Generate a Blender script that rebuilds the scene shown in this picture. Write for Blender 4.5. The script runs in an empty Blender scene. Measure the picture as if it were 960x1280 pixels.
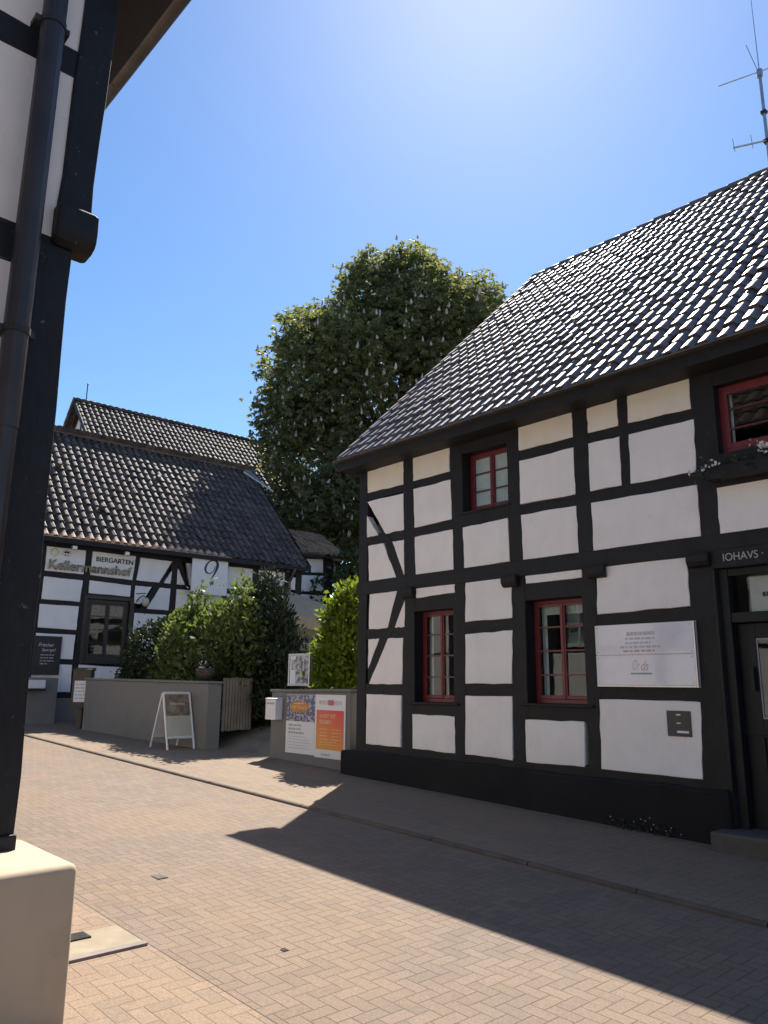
import bpy, bmesh, math, random
import numpy as np
from mathutils import Vector, Matrix

random.seed(7)
RNG = np.random.default_rng(11)
sc = bpy.context.scene
COL = sc.collection
R = math.radians

# ------------------------------------------------------------------ camera, sky, sun, exposure
PITCH, ROLL, CAM_H = R(12.5), R(0.5), 1.6
cam_d = bpy.data.cameras.new("camera")
cam = bpy.data.objects.new("camera", cam_d)
COL.objects.link(cam)
fwd = Vector((0, math.cos(PITCH), math.sin(PITCH)))
up0 = Vector((0, -math.sin(PITCH), math.cos(PITCH)))
rt0 = Vector((1, 0, 0))
up = math.cos(ROLL) * up0 - math.sin(ROLL) * rt0
rt = math.cos(ROLL) * rt0 + math.sin(ROLL) * up0
cam.matrix_world = Matrix(((rt.x, up.x, -fwd.x, 0), (rt.y, up.y, -fwd.y, 0), (rt.z, up.z, -fwd.z, CAM_H), (0, 0, 0, 1)))
cam_d.sensor_fit = 'HORIZONTAL'
cam_d.sensor_width = 36.0
cam_d.lens = 36.0 * 961.0 / 960.0
cam_d.clip_end = 1000.0
cam_d.clip_start = 0.05
sc.camera = cam

SUN_EL, SUN_AZ = R(50.4), R(9.5)          # azimuth clockwise from +Y
world = bpy.data.worlds.new("World")
sc.world = world
world.use_nodes = True
wn = world.node_tree
wn.nodes.clear()
sky = wn.nodes.new("ShaderNodeTexSky")
sky.sky_type = 'NISHITA'
sky.sun_disc = False
sky.sun_elevation = SUN_EL
sky.sun_rotation = SUN_AZ
sky.altitude = 60
sky.air_density = 1.0
sky.dust_density = 0.24
sky.ozone_density = 3.5
bg = wn.nodes.new("ShaderNodeBackground")
bg.inputs[1].default_value = 0.085
wo = wn.nodes.new("ShaderNodeOutputWorld")
hs = wn.nodes.new("ShaderNodeHueSaturation")
hs.inputs['Saturation'].default_value = 1.15
wn.links.new(sky.outputs[0], hs.inputs['Color'])
wn.links.new(hs.outputs[0], bg.inputs[0])
wn.links.new(bg.outputs[0], wo.inputs[0])

sun_d = bpy.data.lights.new("sun", 'SUN')
sun_d.energy = 5.0
sun_d.angle = R(0.53)
sun_d.color = (1.0, 0.93, 0.82)
sun = bpy.data.objects.new("sun", sun_d)
COL.objects.link(sun)
sdir = Vector((math.sin(SUN_AZ) * math.cos(SUN_EL), math.cos(SUN_AZ) * math.cos(SUN_EL), math.sin(SUN_EL)))
sun.rotation_euler = sdir.to_track_quat('Z', 'Y').to_euler()
sun.location = sdir * 60

sc.view_settings.view_transform = 'Standard'
sc.view_settings.look = 'None'
sc.view_settings.exposure = 1.05
sc.view_settings.gamma = 1.0
sc.view_settings.use_curve_mapping = False
try:
    sc.cycles.max_bounces = 8
    sc.cycles.diffuse_bounces = 4
    sc.cycles.transparent_max_bounces = 12
    sc.cycles.use_denoising = True
    sc.cycles.caustics_reflective = False
    sc.cycles.caustics_refractive = False
except Exception:
    pass

# ------------------------------------------------------------------ frames
TH = R(42.5)
UX, UY = math.sin(TH), -math.cos(TH)      # along the street, towards the viewer's right
VX, VY = math.cos(TH), math.sin(TH)       # across the street, into the right-hand house
ANG_H = math.atan2(UY, UX)
def uv(u, v, z=0.0):
    return Vector((UX * u + VX * v, UY * u + VY * v, z))
ANG_B = R(40.0)                           # tavern facade direction
BX, BY = math.cos(ANG_B), math.sin(ANG_B)
def tn(t, n, z=0.0):
    return Vector((-8.0 + BX * t - BY * n, 19.1 + BY * t + BX * n, z))
def gz(u):                                # street level: it climbs gently away from the viewer
    return 0.03 * min(max(-u, -6.0), 26.0)

# ------------------------------------------------------------------ materials
class NT:
    def __init__(s, mat):
        s.t = mat.node_tree
    def n(s, typ, **kw):
        nd = s.t.nodes.new(typ)
        for k, v in kw.items():
            setattr(nd, k, v)
        return nd
    def l(s, a, b):
        s.t.links.new(a, b)
    def m(s, op, a, b=None, c=None, clamp=False):
        nd = s.t.nodes.new("ShaderNodeMath"); nd.operation = op; nd.use_clamp = clamp
        for i, x in enumerate((a, b, c)):
            if x is None: continue
            if isinstance(x, (int, float)): nd.inputs[i].default_value = x
            else: s.t.links.new(x, nd.inputs[i])
        return nd.outputs[0]
    def mixc(s, f, a, b, blend='MIX'):
        nd = s.t.nodes.new("ShaderNodeMix"); nd.data_type = 'RGBA'; nd.blend_type = blend
        for sock, x in ((nd.inputs[0], f), (nd.inputs[6], a), (nd.inputs[7], b)):
            if isinstance(x, (int, float)): sock.default_value = x
            elif isinstance(x, tuple): sock.default_value = (*x, 1) if len(x) == 3 else x
            else: s.t.links.new(x, sock)
        return nd.outputs[2]
    def noise(s, vec, scale, detail=4, rough=0.55, dist=0.0):
        nd = s.t.nodes.new("ShaderNodeTexNoise")
        nd.inputs['Scale'].default_value = scale; nd.inputs['Detail'].default_value = detail
        nd.inputs['Roughness'].default_value = rough; nd.inputs['Distortion'].default_value = dist
        if vec is not None: s.t.links.new(vec, nd.inputs['Vector'])
        return nd.outputs[0]
    def ramp(s, f, lo, hi, a=0.0, b=1.0):
        nd = s.t.nodes.new("ShaderNodeMapRange"); nd.clamp = True
        s.t.links.new(f, nd.inputs[0])
        for i, x in ((1, lo), (2, hi), (3, a), (4, b)): nd.inputs[i].default_value = x
        return nd.outputs[0]
    def coord(s, kind='Object', scale=None):
        c = s.t.nodes.new("ShaderNodeTexCoord").outputs[kind]
        if scale is None: return c
        mp = s.t.nodes.new("ShaderNodeMapping"); mp.inputs['Scale'].default_value = scale
        s.t.links.new(c, mp.inputs[0]); return mp.outputs[0]
    def bump(s, h, strength=0.3, dist=0.01):
        b = s.t.nodes.new("ShaderNodeBump"); b.inputs['Strength'].default_value = strength; b.inputs['Distance'].default_value = dist
        s.t.links.new(h, b.inputs['Height']); return b.outputs[0]

def newmat(name):
    m = bpy.data.materials.new(name); m.use_nodes = True
    nt = NT(m); b = m.node_tree.nodes["Principled BSDF"]
    return m, nt, b

def simple(name, col, rough=0.6, metal=0.0, var=0.12, scale=9.0, bump=0.15, spec=0.5, dist=0.004):
    m, nt, b = newmat(name)
    c = nt.coord()
    f = nt.noise(c, scale, 5)
    lo = tuple(x * (1 - var) for x in col); hi = tuple(min(1, x * (1 + var)) for x in col)
    nt.l(nt.mixc(nt.ramp(f, 0.3, 0.7), lo, hi), b.inputs['Base Color'])
    b.inputs['Roughness'].default_value = rough
    b.inputs['Metallic'].default_value = metal
    b.inputs['Specular IOR Level'].default_value = spec
    if bump:
        nt.l(nt.bump(nt.noise(c, scale * 7, 4), bump, dist), b.inputs['Normal'])
    return m

def timber_mat(name, col, worn=(0.22, 0.2, 0.18), amount=0.0):
    m, nt, b = newmat(name)
    c = nt.coord()
    f = nt.noise(c, 3.0, 6, 0.6)
    g = nt.noise(nt.coord('Object', (30, 30, 5)), 2.0, 5, 0.65)
    base = nt.mixc(nt.ramp(f, 0.3, 0.7), tuple(x * 0.75 for x in col), tuple(x * 1.3 for x in col))
    if amount:
        k = nt.m('MULTIPLY', nt.ramp(nt.noise(c, 17, 6, 0.75), 0.64, 0.70), amount)
        base = nt.mixc(k, base, worn)
    nt.l(base, b.inputs['Base Color'])
    nt.l(nt.ramp(g, 0.2, 0.8, 0.5, 0.75), b.inputs['Roughness']); b.inputs['Specular IOR Level'].default_value = 0.3
    nt.l(nt.bump(nt.m('ADD', nt.m('MULTIPLY', f, 0.6), g), 0.35, 0.006), b.inputs['Normal'])
    return m

def plaster_mat(name, col, stain=(0.5, 0.46, 0.4), amount=0.25):
    m, nt, b = newmat(name)
    c = nt.coord()
    f = nt.noise(c, 0.9, 5, 0.6)
    g = nt.noise(c, 6.0, 6, 0.65)
    v = nt.n("ShaderNodeTexVoronoi"); v.feature = 'DISTANCE_TO_EDGE'; v.inputs['Scale'].default_value = 1.3
    dv = nt.n("ShaderNodeVectorMath", operation='ADD'); nn_ = nt.n("ShaderNodeTexNoise"); nn_.inputs['Scale'].default_value = 5.0; nt.l(c, nn_.inputs['Vector']); nt.l(c, dv.inputs[0]); nt.l(nn_.outputs[1], dv.inputs[1]); nt.l(dv.outputs[0], v.inputs['Vector'])
    crack = nt.m('MULTIPLY', nt.m('MULTIPLY', nt.m('SUBTRACT', 1.0, nt.ramp(v.outputs[0], 0.0, 0.008)), nt.ramp(nt.noise(c, 1.6, 3), 0.52, 0.6)), 0.14)
    k = nt.m('MULTIPLY', nt.ramp(nt.m('ADD', nt.m('MULTIPLY', f, 0.7), nt.m('MULTIPLY', g, 0.3)), 0.5, 0.72), amount)
    base = nt.mixc(k, col, stain)
    w = nt.noise(c, 2.3, 3, 0.5)
    base = nt.mixc(nt.m('MULTIPLY', nt.ramp(w, 0.35, 0.65), 0.4), base, tuple(x * 0.84 for x in col))
    streak = nt.noise(nt.coord('Object', (7, 7, .7)), 1.0, 5, 0.6)
    base = nt.mixc(nt.m('MULTIPLY', nt.ramp(streak, 0.5, 0.8), 0.10), base, tuple(x * 0.8 for x in stain))
    smudge = nt.noise(c, 4.2, 6, 0.75)
    base = nt.mixc(nt.m('MULTIPLY', nt.ramp(smudge, 0.60, 0.76), 0.32), base, tuple(x * 0.75 for x in stain))
    base = nt.mixc(crack, base, tuple(x * 0.4 for x in stain))
    nt.l(base, b.inputs['Base Color'])
    b.inputs['Roughness'].default_value = 0.85
    b.inputs['Specular IOR Level'].default_value = 0.25
    nt.l(nt.bump(nt.m('ADD', nt.noise(c, 3.5, 3), nt.m('MULTIPLY', nt.noise(c, 60, 4), 0.12)), 0.35, 0.012), b.inputs['Normal'])
    return m

def tile_mat(name, col, col2, rough_lo, rough_hi, lich=(0.16, 0.15, 0.11), lichen=0.3, spec=0.5, coat=0.0):
    m, nt, b = newmat(name)
    c = nt.coord()
    at = nt.n("ShaderNodeAttribute", attribute_name="tile_rand").outputs['Fac']
    base = nt.mixc(at, col, col2)
    k = nt.m('MULTIPLY', nt.ramp(nt.noise(c, 7.0, 6, 0.7), 0.52, 0.7), lichen)
    base = nt.mixc(k, base, lich)
    nt.l(base, b.inputs['Base Color'])
    nt.l(nt.m('ADD', nt.ramp(nt.noise(c, 25, 4), 0.3, 0.7, rough_lo, rough_hi), nt.m('MULTIPLY', at, 0.06)), b.inputs['Roughness'])
    b.inputs['Specular IOR Level'].default_value = spec
    b.inputs['Coat Weight'].default_value = coat
    b.inputs['Coat Roughness'].default_value = 0.3
    nt.l(nt.bump(nt.noise(c, 40, 4), 0.2, 0.004), b.inputs['Normal'])
    return m

def leaf_mat(name, dark, light, trans=0.35, rough=0.5, spec=0.35):
    m, nt, b = newmat(name)
    at = nt.n("ShaderNodeAttribute", attribute_name="leaf_rand").outputs['Fac']
    colr = nt.mixc(at, dark, light)
    nt.l(colr, b.inputs['Base Color'])
    b.inputs['Roughness'].default_value = rough
    b.inputs['Specular IOR Level'].default_value = spec
    tr = nt.n("ShaderNodeBsdfTranslucent")
    nt.l(nt.mixc(1.0, colr, (1.4, 1.45, 0.7), 'MULTIPLY'), tr.inputs[0])
    mx = nt.n("ShaderNodeMixShader"); mx.inputs[0].default_value = trans
    nt.l(b.outputs[0], mx.inputs[1]); nt.l(tr.outputs[0], mx.inputs[2])
    nt.l(mx.outputs[0], m.node_tree.nodes["Material Output"].inputs[0])
    return m

def glass_mat(name, tint=(0.85, 0.9, 0.9)):
    m = bpy.data.materials.new(name); m.use_nodes = True
    nt = NT(m); m.node_tree.nodes.clear()
    out = nt.n("ShaderNodeOutputMaterial")
    tr = nt.n("ShaderNodeBsdfTransparent"); tr.inputs[0].default_value = (*tint, 1)
    gl = nt.n("ShaderNodeBsdfGlossy"); gl.inputs['Roughness'].default_value = 0.02
    c = nt.coord()
    nrm = nt.bump(nt.noise(c, 2.2, 2), 0.05, 0.02)
    nt.l(nrm, gl.inputs['Normal'])
    ge = nt.n("ShaderNodeNewGeometry")
    dt = nt.n("ShaderNodeVectorMath", operation='DOT_PRODUCT'); nt.l(ge.outputs['Incoming'], dt.inputs[0]); nt.l(ge.outputs['Normal'], dt.inputs[1])
    fr = nt.m('ADD', nt.m('MULTIPLY', nt.m('POWER', nt.m('SUBTRACT', 1.0, nt.m('ABSOLUTE', dt.outputs['Value'])), 5.0), 0.9), 0.036, clamp=True)
    mx = nt.n("ShaderNodeMixShader")
    nt.l(fr, mx.inputs[0])
    nt.l(tr.outputs[0], mx.inputs[1]); nt.l(gl.outputs[0], mx.inputs[2]); nt.l(mx.outputs[0], out.inputs[0])
    return m

def herring(nt, w=0.11):
    """90 degree herringbone of 2:1 blocks in the object's x, y; returns joint distance (in block widths) and a random value per block"""
    sep = nt.n("ShaderNodeSeparateXYZ"); nt.l(nt.coord(), sep.inputs[0])
    x = nt.m('DIVIDE', sep.outputs[0], w); y = nt.m('DIVIDE', sep.outputs[1], w)
    i = nt.m('FLOOR', x); j = nt.m('FLOOR', y)
    fx = nt.m('SUBTRACT', x, i); fy = nt.m('SUBTRACT', y, j)
    mm = nt.m('FLOORED_MODULO', nt.m('SUBTRACT', i, j), 4.0)
    isv = nt.m('GREATER_THAN', mm, 1.5)
    off = nt.m('SUBTRACT', 3.0, mm)
    lx = nt.m('ADD', fx, nt.m('MULTIPLY', mm, nt.m('SUBTRACT', 1.0, isv)))
    ly = nt.m('ADD', fy, nt.m('MULTIPLY', off, isv))
    Lx = nt.m('SUBTRACT', 2.0, isv); Ly = nt.m('ADD', 1.0, isv)
    e = nt.m('MINIMUM', nt.m('MINIMUM', lx, nt.m('SUBTRACT', Lx, lx)), nt.m('MINIMUM', ly, nt.m('SUBTRACT', Ly, ly)))
    idx = nt.m('SUBTRACT', i, nt.m('MULTIPLY', mm, nt.m('SUBTRACT', 1.0, isv)))
    idy = nt.m('SUBTRACT', j, nt.m('MULTIPLY', off, isv))
    cmb = nt.n("ShaderNodeCombineXYZ"); nt.l(idx, cmb.inputs[0]); nt.l(idy, cmb.inputs[1]); nt.l(isv, cmb.inputs[2])
    wnz = nt.n("ShaderNodeTexWhiteNoise"); wnz.noise_dimensions = '3D'; nt.l(cmb.outputs[0], wnz.inputs[0])
    return e, wnz.outputs[0]

def paver_mat(name, a, b_, warm, joint, w=0.11, warm_amt=0.5, jw=0.06):
    m, nt, b = newmat(name)
    e, r = herring(nt, w)
    c = nt.coord()
    base = nt.mixc(r, a, b_)
    big = nt.noise(c, 0.55, 4, 0.6)
    base = nt.mixc(nt.m('MULTIPLY', nt.ramp(big, 0.42, 0.62), warm_amt), base, warm)
    grit = nt.noise(c, 75, 5, 0.9)
    base = nt.mixc(nt.ramp(grit, 0.34, 0.68), nt.mixc(1.0, base, (0.68, 0.67, 0.66), 'MULTIPLY'), nt.mixc(1.0, base, (1.42, 1.40, 1.38), 'MULTIPLY'))
    odd = nt.m('GREATER_THAN', r, 0.90)
    base = nt.mixc(nt.m('MULTIPLY', odd, 0.4), base, nt.mixc(1.0, base, (0.62, 0.66, 0.70), 'MULTIPLY'))
    wear = nt.noise(nt.coord('Object', (0.12, 1.1, 1)), 1.0, 4, 0.55)
    base = nt.mixc(nt.m('MULTIPLY', nt.ramp(wear, 0.46, 0.62), 0.28), base, nt.mixc(1.0, base, (0.70, 0.71, 0.73), 'MULTIPLY'))
    stain = nt.noise(c, 1.7, 6, 0.7)
    base = nt.mixc(nt.m('MULTIPLY', nt.ramp(stain, 0.55, 0.75), 0.3), base, nt.mixc(1.0, base, (0.6, 0.58, 0.56), 'MULTIPLY'))
    wob = nt.m('ADD', e, nt.m('MULTIPLY', nt.m('SUBTRACT', nt.noise(c, 35, 3), 0.5), 0.06))
    jm = nt.ramp(wob, 0.015, jw)
    jvar = nt.m('MULTIPLY', nt.m('SUBTRACT', 1.0, jm), nt.ramp(nt.noise(c, 3.1, 4), 0.3, 0.65, 0.2, 0.85))
    base = nt.mixc(jvar, base, joint)
    nt.l(base, b.inputs['Base Color'])
    b.inputs['Roughness'].default_value = 0.82
    b.inputs['Specular IOR Level'].default_value = 0.35
    h = nt.m('ADD', nt.m('MULTIPLY', jm, 1.0), nt.m('ADD', nt.m('MULTIPLY', grit, 0.18), nt.m('MULTIPLY', r, 0.25)))
    nt.l(nt.bump(h, 0.6, 0.006), b.inputs['Normal'])
    return m

M = {}
M['timber'] = timber_mat("black_painted_timber", (0.014, 0.0135, 0.0145), amount=0.25)
M['timber2'] = timber_mat("dark_brown_timber", (0.016, 0.0145, 0.0145), amount=0.3)
M['timber_l'] = timber_mat("weathered_black_timber", (0.012, 0.0125, 0.0145), amount=0.6)
M['plaster'] = plaster_mat("white_lime_plaster", (0.87, 0.835, 0.81))
M['plaster_bounce'] = plaster_mat("lime_plaster_bounce_tint", (0.83, 0.775, 0.68))  # cream tint paints in warm bounced light on the top panel row
M['plaster_t'] = plaster_mat("tavern_plaster", (0.82, 0.82, 0.83), amount=0.2)
M['plaster_l'] = plaster_mat("beige_plaster", (0.84, 0.78, 0.745), amount=0.2)
M['plaster_o'] = plaster_mat("ochre_plaster", (0.55, 0.50, 0.42))
M['stucco'] = plaster_mat("cream_stucco_plinth", (0.50, 0.395, 0.285), stain=(0.34, 0.255, 0.18), amount=0.6)
M['grey_render'] = plaster_mat("grey_wall_render", (0.20, 0.195, 0.185), stain=(0.13, 0.125, 0.115), amount=0.5)
M['cap'] = simple("grey_wall_coping", (0.17, 0.165, 0.155), 0.75)
M['plinth_black'] = plaster_mat("black_painted_plinth", (0.012, 0.012, 0.013), stain=(0.035, 0.032, 0.028), amount=0.4)
M['tile'] = tile_mat("glazed_anthracite_tiles", (0.105, 0.083, 0.078), (0.160, 0.124, 0.115), 0.40, 0.54, lichen=0.35, spec=0.5)
M['tile_b'] = tile_mat("weathered_brown_grey_tiles", (0.075, 0.060, 0.052), (0.145, 0.116, 0.100), 0.55, 0.75, lich=(0.20, 0.17, 0.13), lichen=0.5, spec=0.3)
M['tile_c'] = tile_mat("terracotta_tiles", (0.30, 0.18, 0.11), (0.42, 0.27, 0.17), 0.6, 0.8, lich=(0.2, 0.15, 0.1), lichen=0.4, spec=0.3)
M['terra'] = simple("sunlit_tone_terracotta", (0.50, 0.36, 0.26), 0.85, var=0.35, scale=14)  # lightened to paint sun on the tavern eave; also colours the cabinet
M['red'] = simple("wine_red_window_paint", (0.155, 0.019, 0.025), 0.38, var=0.15, bump=0.05)
M['muntin'] = simple("dark_red_glazing_bars", (0.10, 0.018, 0.024), 0.4, var=0.1, bump=0.05)
M['dkwood'] = simple("black_brown_window_wood", (0.022, 0.020, 0.022), 0.45, var=0.2, bump=0.1)
M['door'] = simple("dark_green_grey_door_paint", (0.006, 0.009, 0.012), 0.5, var=0.15, bump=0.08, spec=0.3)
M['glass'] = glass_mat("window_glass")
M['curtain'] = simple("white_curtain_cloth", (0.72, 0.72, 0.72), 0.9, var=0.1, bump=0.2)
M['pane_backing'] = simple("pale_blue_grey_blind", (0.80, 0.83, 0.86), 0.8, var=0.08, bump=0.1)
M['interior'] = simple("dim_interior", (0.05, 0.045, 0.042), 0.9)
M['metal'] = simple("galvanised_metal", (0.42, 0.42, 0.43), 0.4, 0.9, var=0.15)
M['alu'] = simple("aluminium_profile", (0.55, 0.55, 0.55), 0.38, 0.7, var=0.08, bump=0.05)
M['zinc'] = simple("dark_zinc_gutter", (0.12, 0.105, 0.09), 0.5, 0.35, var=0.3, scale=5, bump=0.1)
M['pipe'] = simple("brown_painted_pipe", (0.030, 0.023, 0.0225), 0.42, 0.1, var=0.25, scale=4, bump=0.06)
M['white'] = simple("white_enamel", (0.74, 0.74, 0.74), 0.45, var=0.05, bump=0.04)
M['paper'] = simple("white_print_sheet", (0.74, 0.745, 0.75), 0.6, var=0.03, bump=0.03)
M['ink'] = simple("black_ink", (0.03, 0.03, 0.035), 0.6, bump=0)
M['greyink'] = simple("grey_ink", (0.38, 0.38, 0.41), 0.6, bump=0)
M['redink'] = simple("red_ink", (0.50, 0.17, 0.18), 0.6, bump=0)
M['faint'] = simple("faded_grey_print", (0.50, 0.49, 0.52), 0.6, bump=0)
M['faintred'] = simple("faded_red_print", (0.58, 0.36, 0.37), 0.6, bump=0)
M['tealink'] = simple("teal_ink", (0.20, 0.36, 0.36), 0.6, bump=0)
M['chalk'] = simple("chalk", (0.6, 0.6, 0.6), 0.9, bump=0)
M['slate'] = simple("blackboard_slate", (0.025, 0.022, 0.024), 0.6, var=0.3, scale=4)
M['gold'] = simple("gold_letter_paint", (0.33, 0.30, 0.21), 0.5, 0.2, var=0.2, bump=0.05)
M['ivory'] = simple("ivory_emblem_paint", (0.72, 0.68, 0.5), 0.6, bump=0.03)
M['oldwood'] = timber_mat("weathered_grey_wood", (0.17, 0.145, 0.115), amount=0.2)
M['boxwood'] = timber_mat("brown_wood_box", (0.09, 0.07, 0.055))
M['canvas'] = None
M['anthr'] = simple("anthracite_letterbox_paint", (0.035, 0.035, 0.038), 0.42, var=0.1, bump=0.05)
M['concrete'] = simple("gully_concrete", (0.255, 0.210, 0.145), 0.85, var=0.18, scale=6)
M['stone'] = simple("purple_grey_edging_stone", (0.205, 0.165, 0.150), 0.8, var=0.2, scale=8)
M['kerb'] = simple("kerb_stone", (0.10, 0.076, 0.058), 0.85, var=0.25, scale=5)
M['stepstone'] = simple("sandstone_step", (0.085, 0.074, 0.064), 0.8, var=0.25, scale=4)
M['iron'] = simple("cast_iron", (0.05, 0.045, 0.042), 0.55, 0.6, var=0.3)
M['bark'] = simple("tree_bark", (0.07, 0.055, 0.042), 0.9, var=0.35, scale=6, bump=0.6, dist=0.03)
M['petal'] = simple("white_petals", (0.75, 0.72, 0.70), 0.7, var=0.1, bump=0)
M['pinkpetal'] = simple("pale_pink_petals", (0.62, 0.42, 0.45), 0.7, var=0.2, bump=0)
M['candle'] = simple("chestnut_blossom", (0.46, 0.43, 0.40), 0.8, var=0.2, scale=3, bump=0)
M['leaf'] = leaf_mat("chestnut_leaves", (0.095, 0.105, 0.062), (0.235, 0.245, 0.130), 0.55, 0.55, 0.3)
M['leaf_s'] = leaf_mat("shrub_leaves", (0.045, 0.068, 0.022), (0.165, 0.205, 0.075), 0.44)
M['leaf_d'] = leaf_mat("dark_shrub_leaves", (0.022, 0.036, 0.014), (0.045, 0.062, 0.022), 0.22)
M['leaf_y'] = leaf_mat("laurel_leaves", (0.065, 0.095, 0.012), (0.20, 0.255, 0.03), 0.5)
M['leaf_c'] = leaf_mat("conifer_sprays", (0.018, 0.030, 0.014), (0.036, 0.052, 0.022), 0.12, 0.6)
M['leaf_bg'] = leaf_mat("background_leaves", (0.03, 0.05, 0.016), (0.06, 0.09, 0.026), 0.3)
M['road'] = paver_mat("street_pavers", (0.148, 0.112, 0.086), (0.194, 0.144, 0.112), (0.205, 0.144, 0.097), (0.087, 0.062, 0.043), 0.086, 0.75)
M['side'] = paver_mat("pavement_pavers", (0.201, 0.148, 0.106), (0.230, 0.170, 0.121), (0.230, 0.167, 0.111), (0.126, 0.090, 0.059), 0.098, 0.5)
M['side_l'] = paver_mat("ochre_pavement_pavers", (0.210, 0.149, 0.103), (0.240, 0.174, 0.126), (0.247, 0.174, 0.110), (0.132, 0.092, 0.064), 0.086, 0.6, 0.05)
M['yard'] = simple("courtyard_paving", (0.18, 0.155, 0.125), 0.9, var=0.3, scale=3, bump=0.4, dist=0.01)
M['ground'] = simple("ground_soil", (0.20, 0.17, 0.13), 0.95, var=0.2, scale=1.5)

def _canvas():
    m, nt, b = newmat("beige_parasol_canvas")
    c = nt.coord()
    col = nt.mixc(nt.ramp(nt.noise(c, 3, 4), 0.3, 0.7), (0.55, 0.50, 0.40), (0.66, 0.60, 0.48))
    nt.l(col, b.inputs['Base Color']); b.inputs['Roughness'].default_value = 0.9
    tr = nt.n("ShaderNodeBsdfTranslucent"); nt.l(nt.mixc(1.0, col, (1.25, 0.9, 0.42), 'MULTIPLY'), tr.inputs[0])
    mx = nt.n("ShaderNodeMixShader"); mx.inputs[0].default_value = 0.55
    nt.l(b.outputs[0], mx.inputs[1]); nt.l(tr.outputs[0], mx.inputs[2])
    nt.l(mx.outputs[0], m.node_tree.nodes["Material Output"].inputs[0])
    return m
M['canvas'] = _canvas()

def _poster_mats():
    # orange-red sheet whose printed colour runs from red at the top right to ochre at the bottom left
    m, nt, b = newmat("red_to_orange_print")
    sep = nt.n("ShaderNodeSeparateXYZ"); nt.l(nt.coord('Generated'), sep.inputs[0])
    f = nt.m('ADD', nt.m('MULTIPLY', sep.outputs[2], 0.7), nt.m('MULTIPLY', sep.outputs[0], 0.3))
    nt.l(nt.mixc(f, (0.76, 0.38, 0.06), (0.72, 0.055, 0.07)), b.inputs['Base Color']); b.inputs['Roughness'].default_value = 0.55
    M['grad'] = m
    m, nt, b = newmat("speckled_violet_print")
    c = nt.coord()
    v = nt.n("ShaderNodeTexVoronoi"); v.inputs['Scale'].default_value = 34; nt.l(c, v.inputs['Vector'])
    sp = nt.n("ShaderNodeSeparateColor"); nt.l(v.outputs['Color'], sp.inputs[0])
    k = nt.m('GREATER_THAN', sp.outputs[0], 0.62)
    base = nt.mixc(nt.ramp(nt.noise(c, 3, 2), 0.4, 0.6), (0.14, 0.115, 0.20), (0.11, 0.13, 0.20))
    nt.l(nt.mixc(k, base, (0.42, 0.42, 0.48)), b.inputs['Base Color']); b.inputs['Roughness'].default_value = 0.55
    M['speckle'] = m
    m, nt, b = newmat("brown_landscape_print")
    c = nt.coord()
    f = nt.noise(c, 9, 5, 0.6)
    nt.l(nt.mixc(nt.ramp(f, 0.35, 0.65), (0.12, 0.085, 0.055), (0.30, 0.235, 0.165)), b.inputs['Base Color']); b.inputs['Roughness'].default_value = 0.6
    M['photo'] = m
    m, nt, b = newmat("black_white_photo_print")
    c = nt.coord()
    f = nt.noise(c, 11, 4, 0.6)
    nt.l(nt.mixc(nt.ramp(f, 0.44, 0.58), (0.12, 0.12, 0.13), (0.55, 0.55, 0.56)), b.inputs['Base Color']); b.inputs['Roughness'].default_value = 0.5
    M['bw'] = m
    M['orange'] = simple("orange_label_print", (0.55, 0.23, 0.03), 0.6, var=0.3, scale=20, bump=0)
    M['cream_sheet'] = simple("cream_print_sheet", (0.50, 0.47, 0.36), 0.6, var=0.04, bump=0.03)
    M['acryl'] = simple("clear_acrylic_plate", (0.72, 0.71, 0.75), 0.08, var=0.03, bump=0.0, spec=0.6)
    M['peach'] = simple("peach_print", (0.78, 0.55, 0.35), 0.6, bump=0)
_poster_mats()

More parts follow.
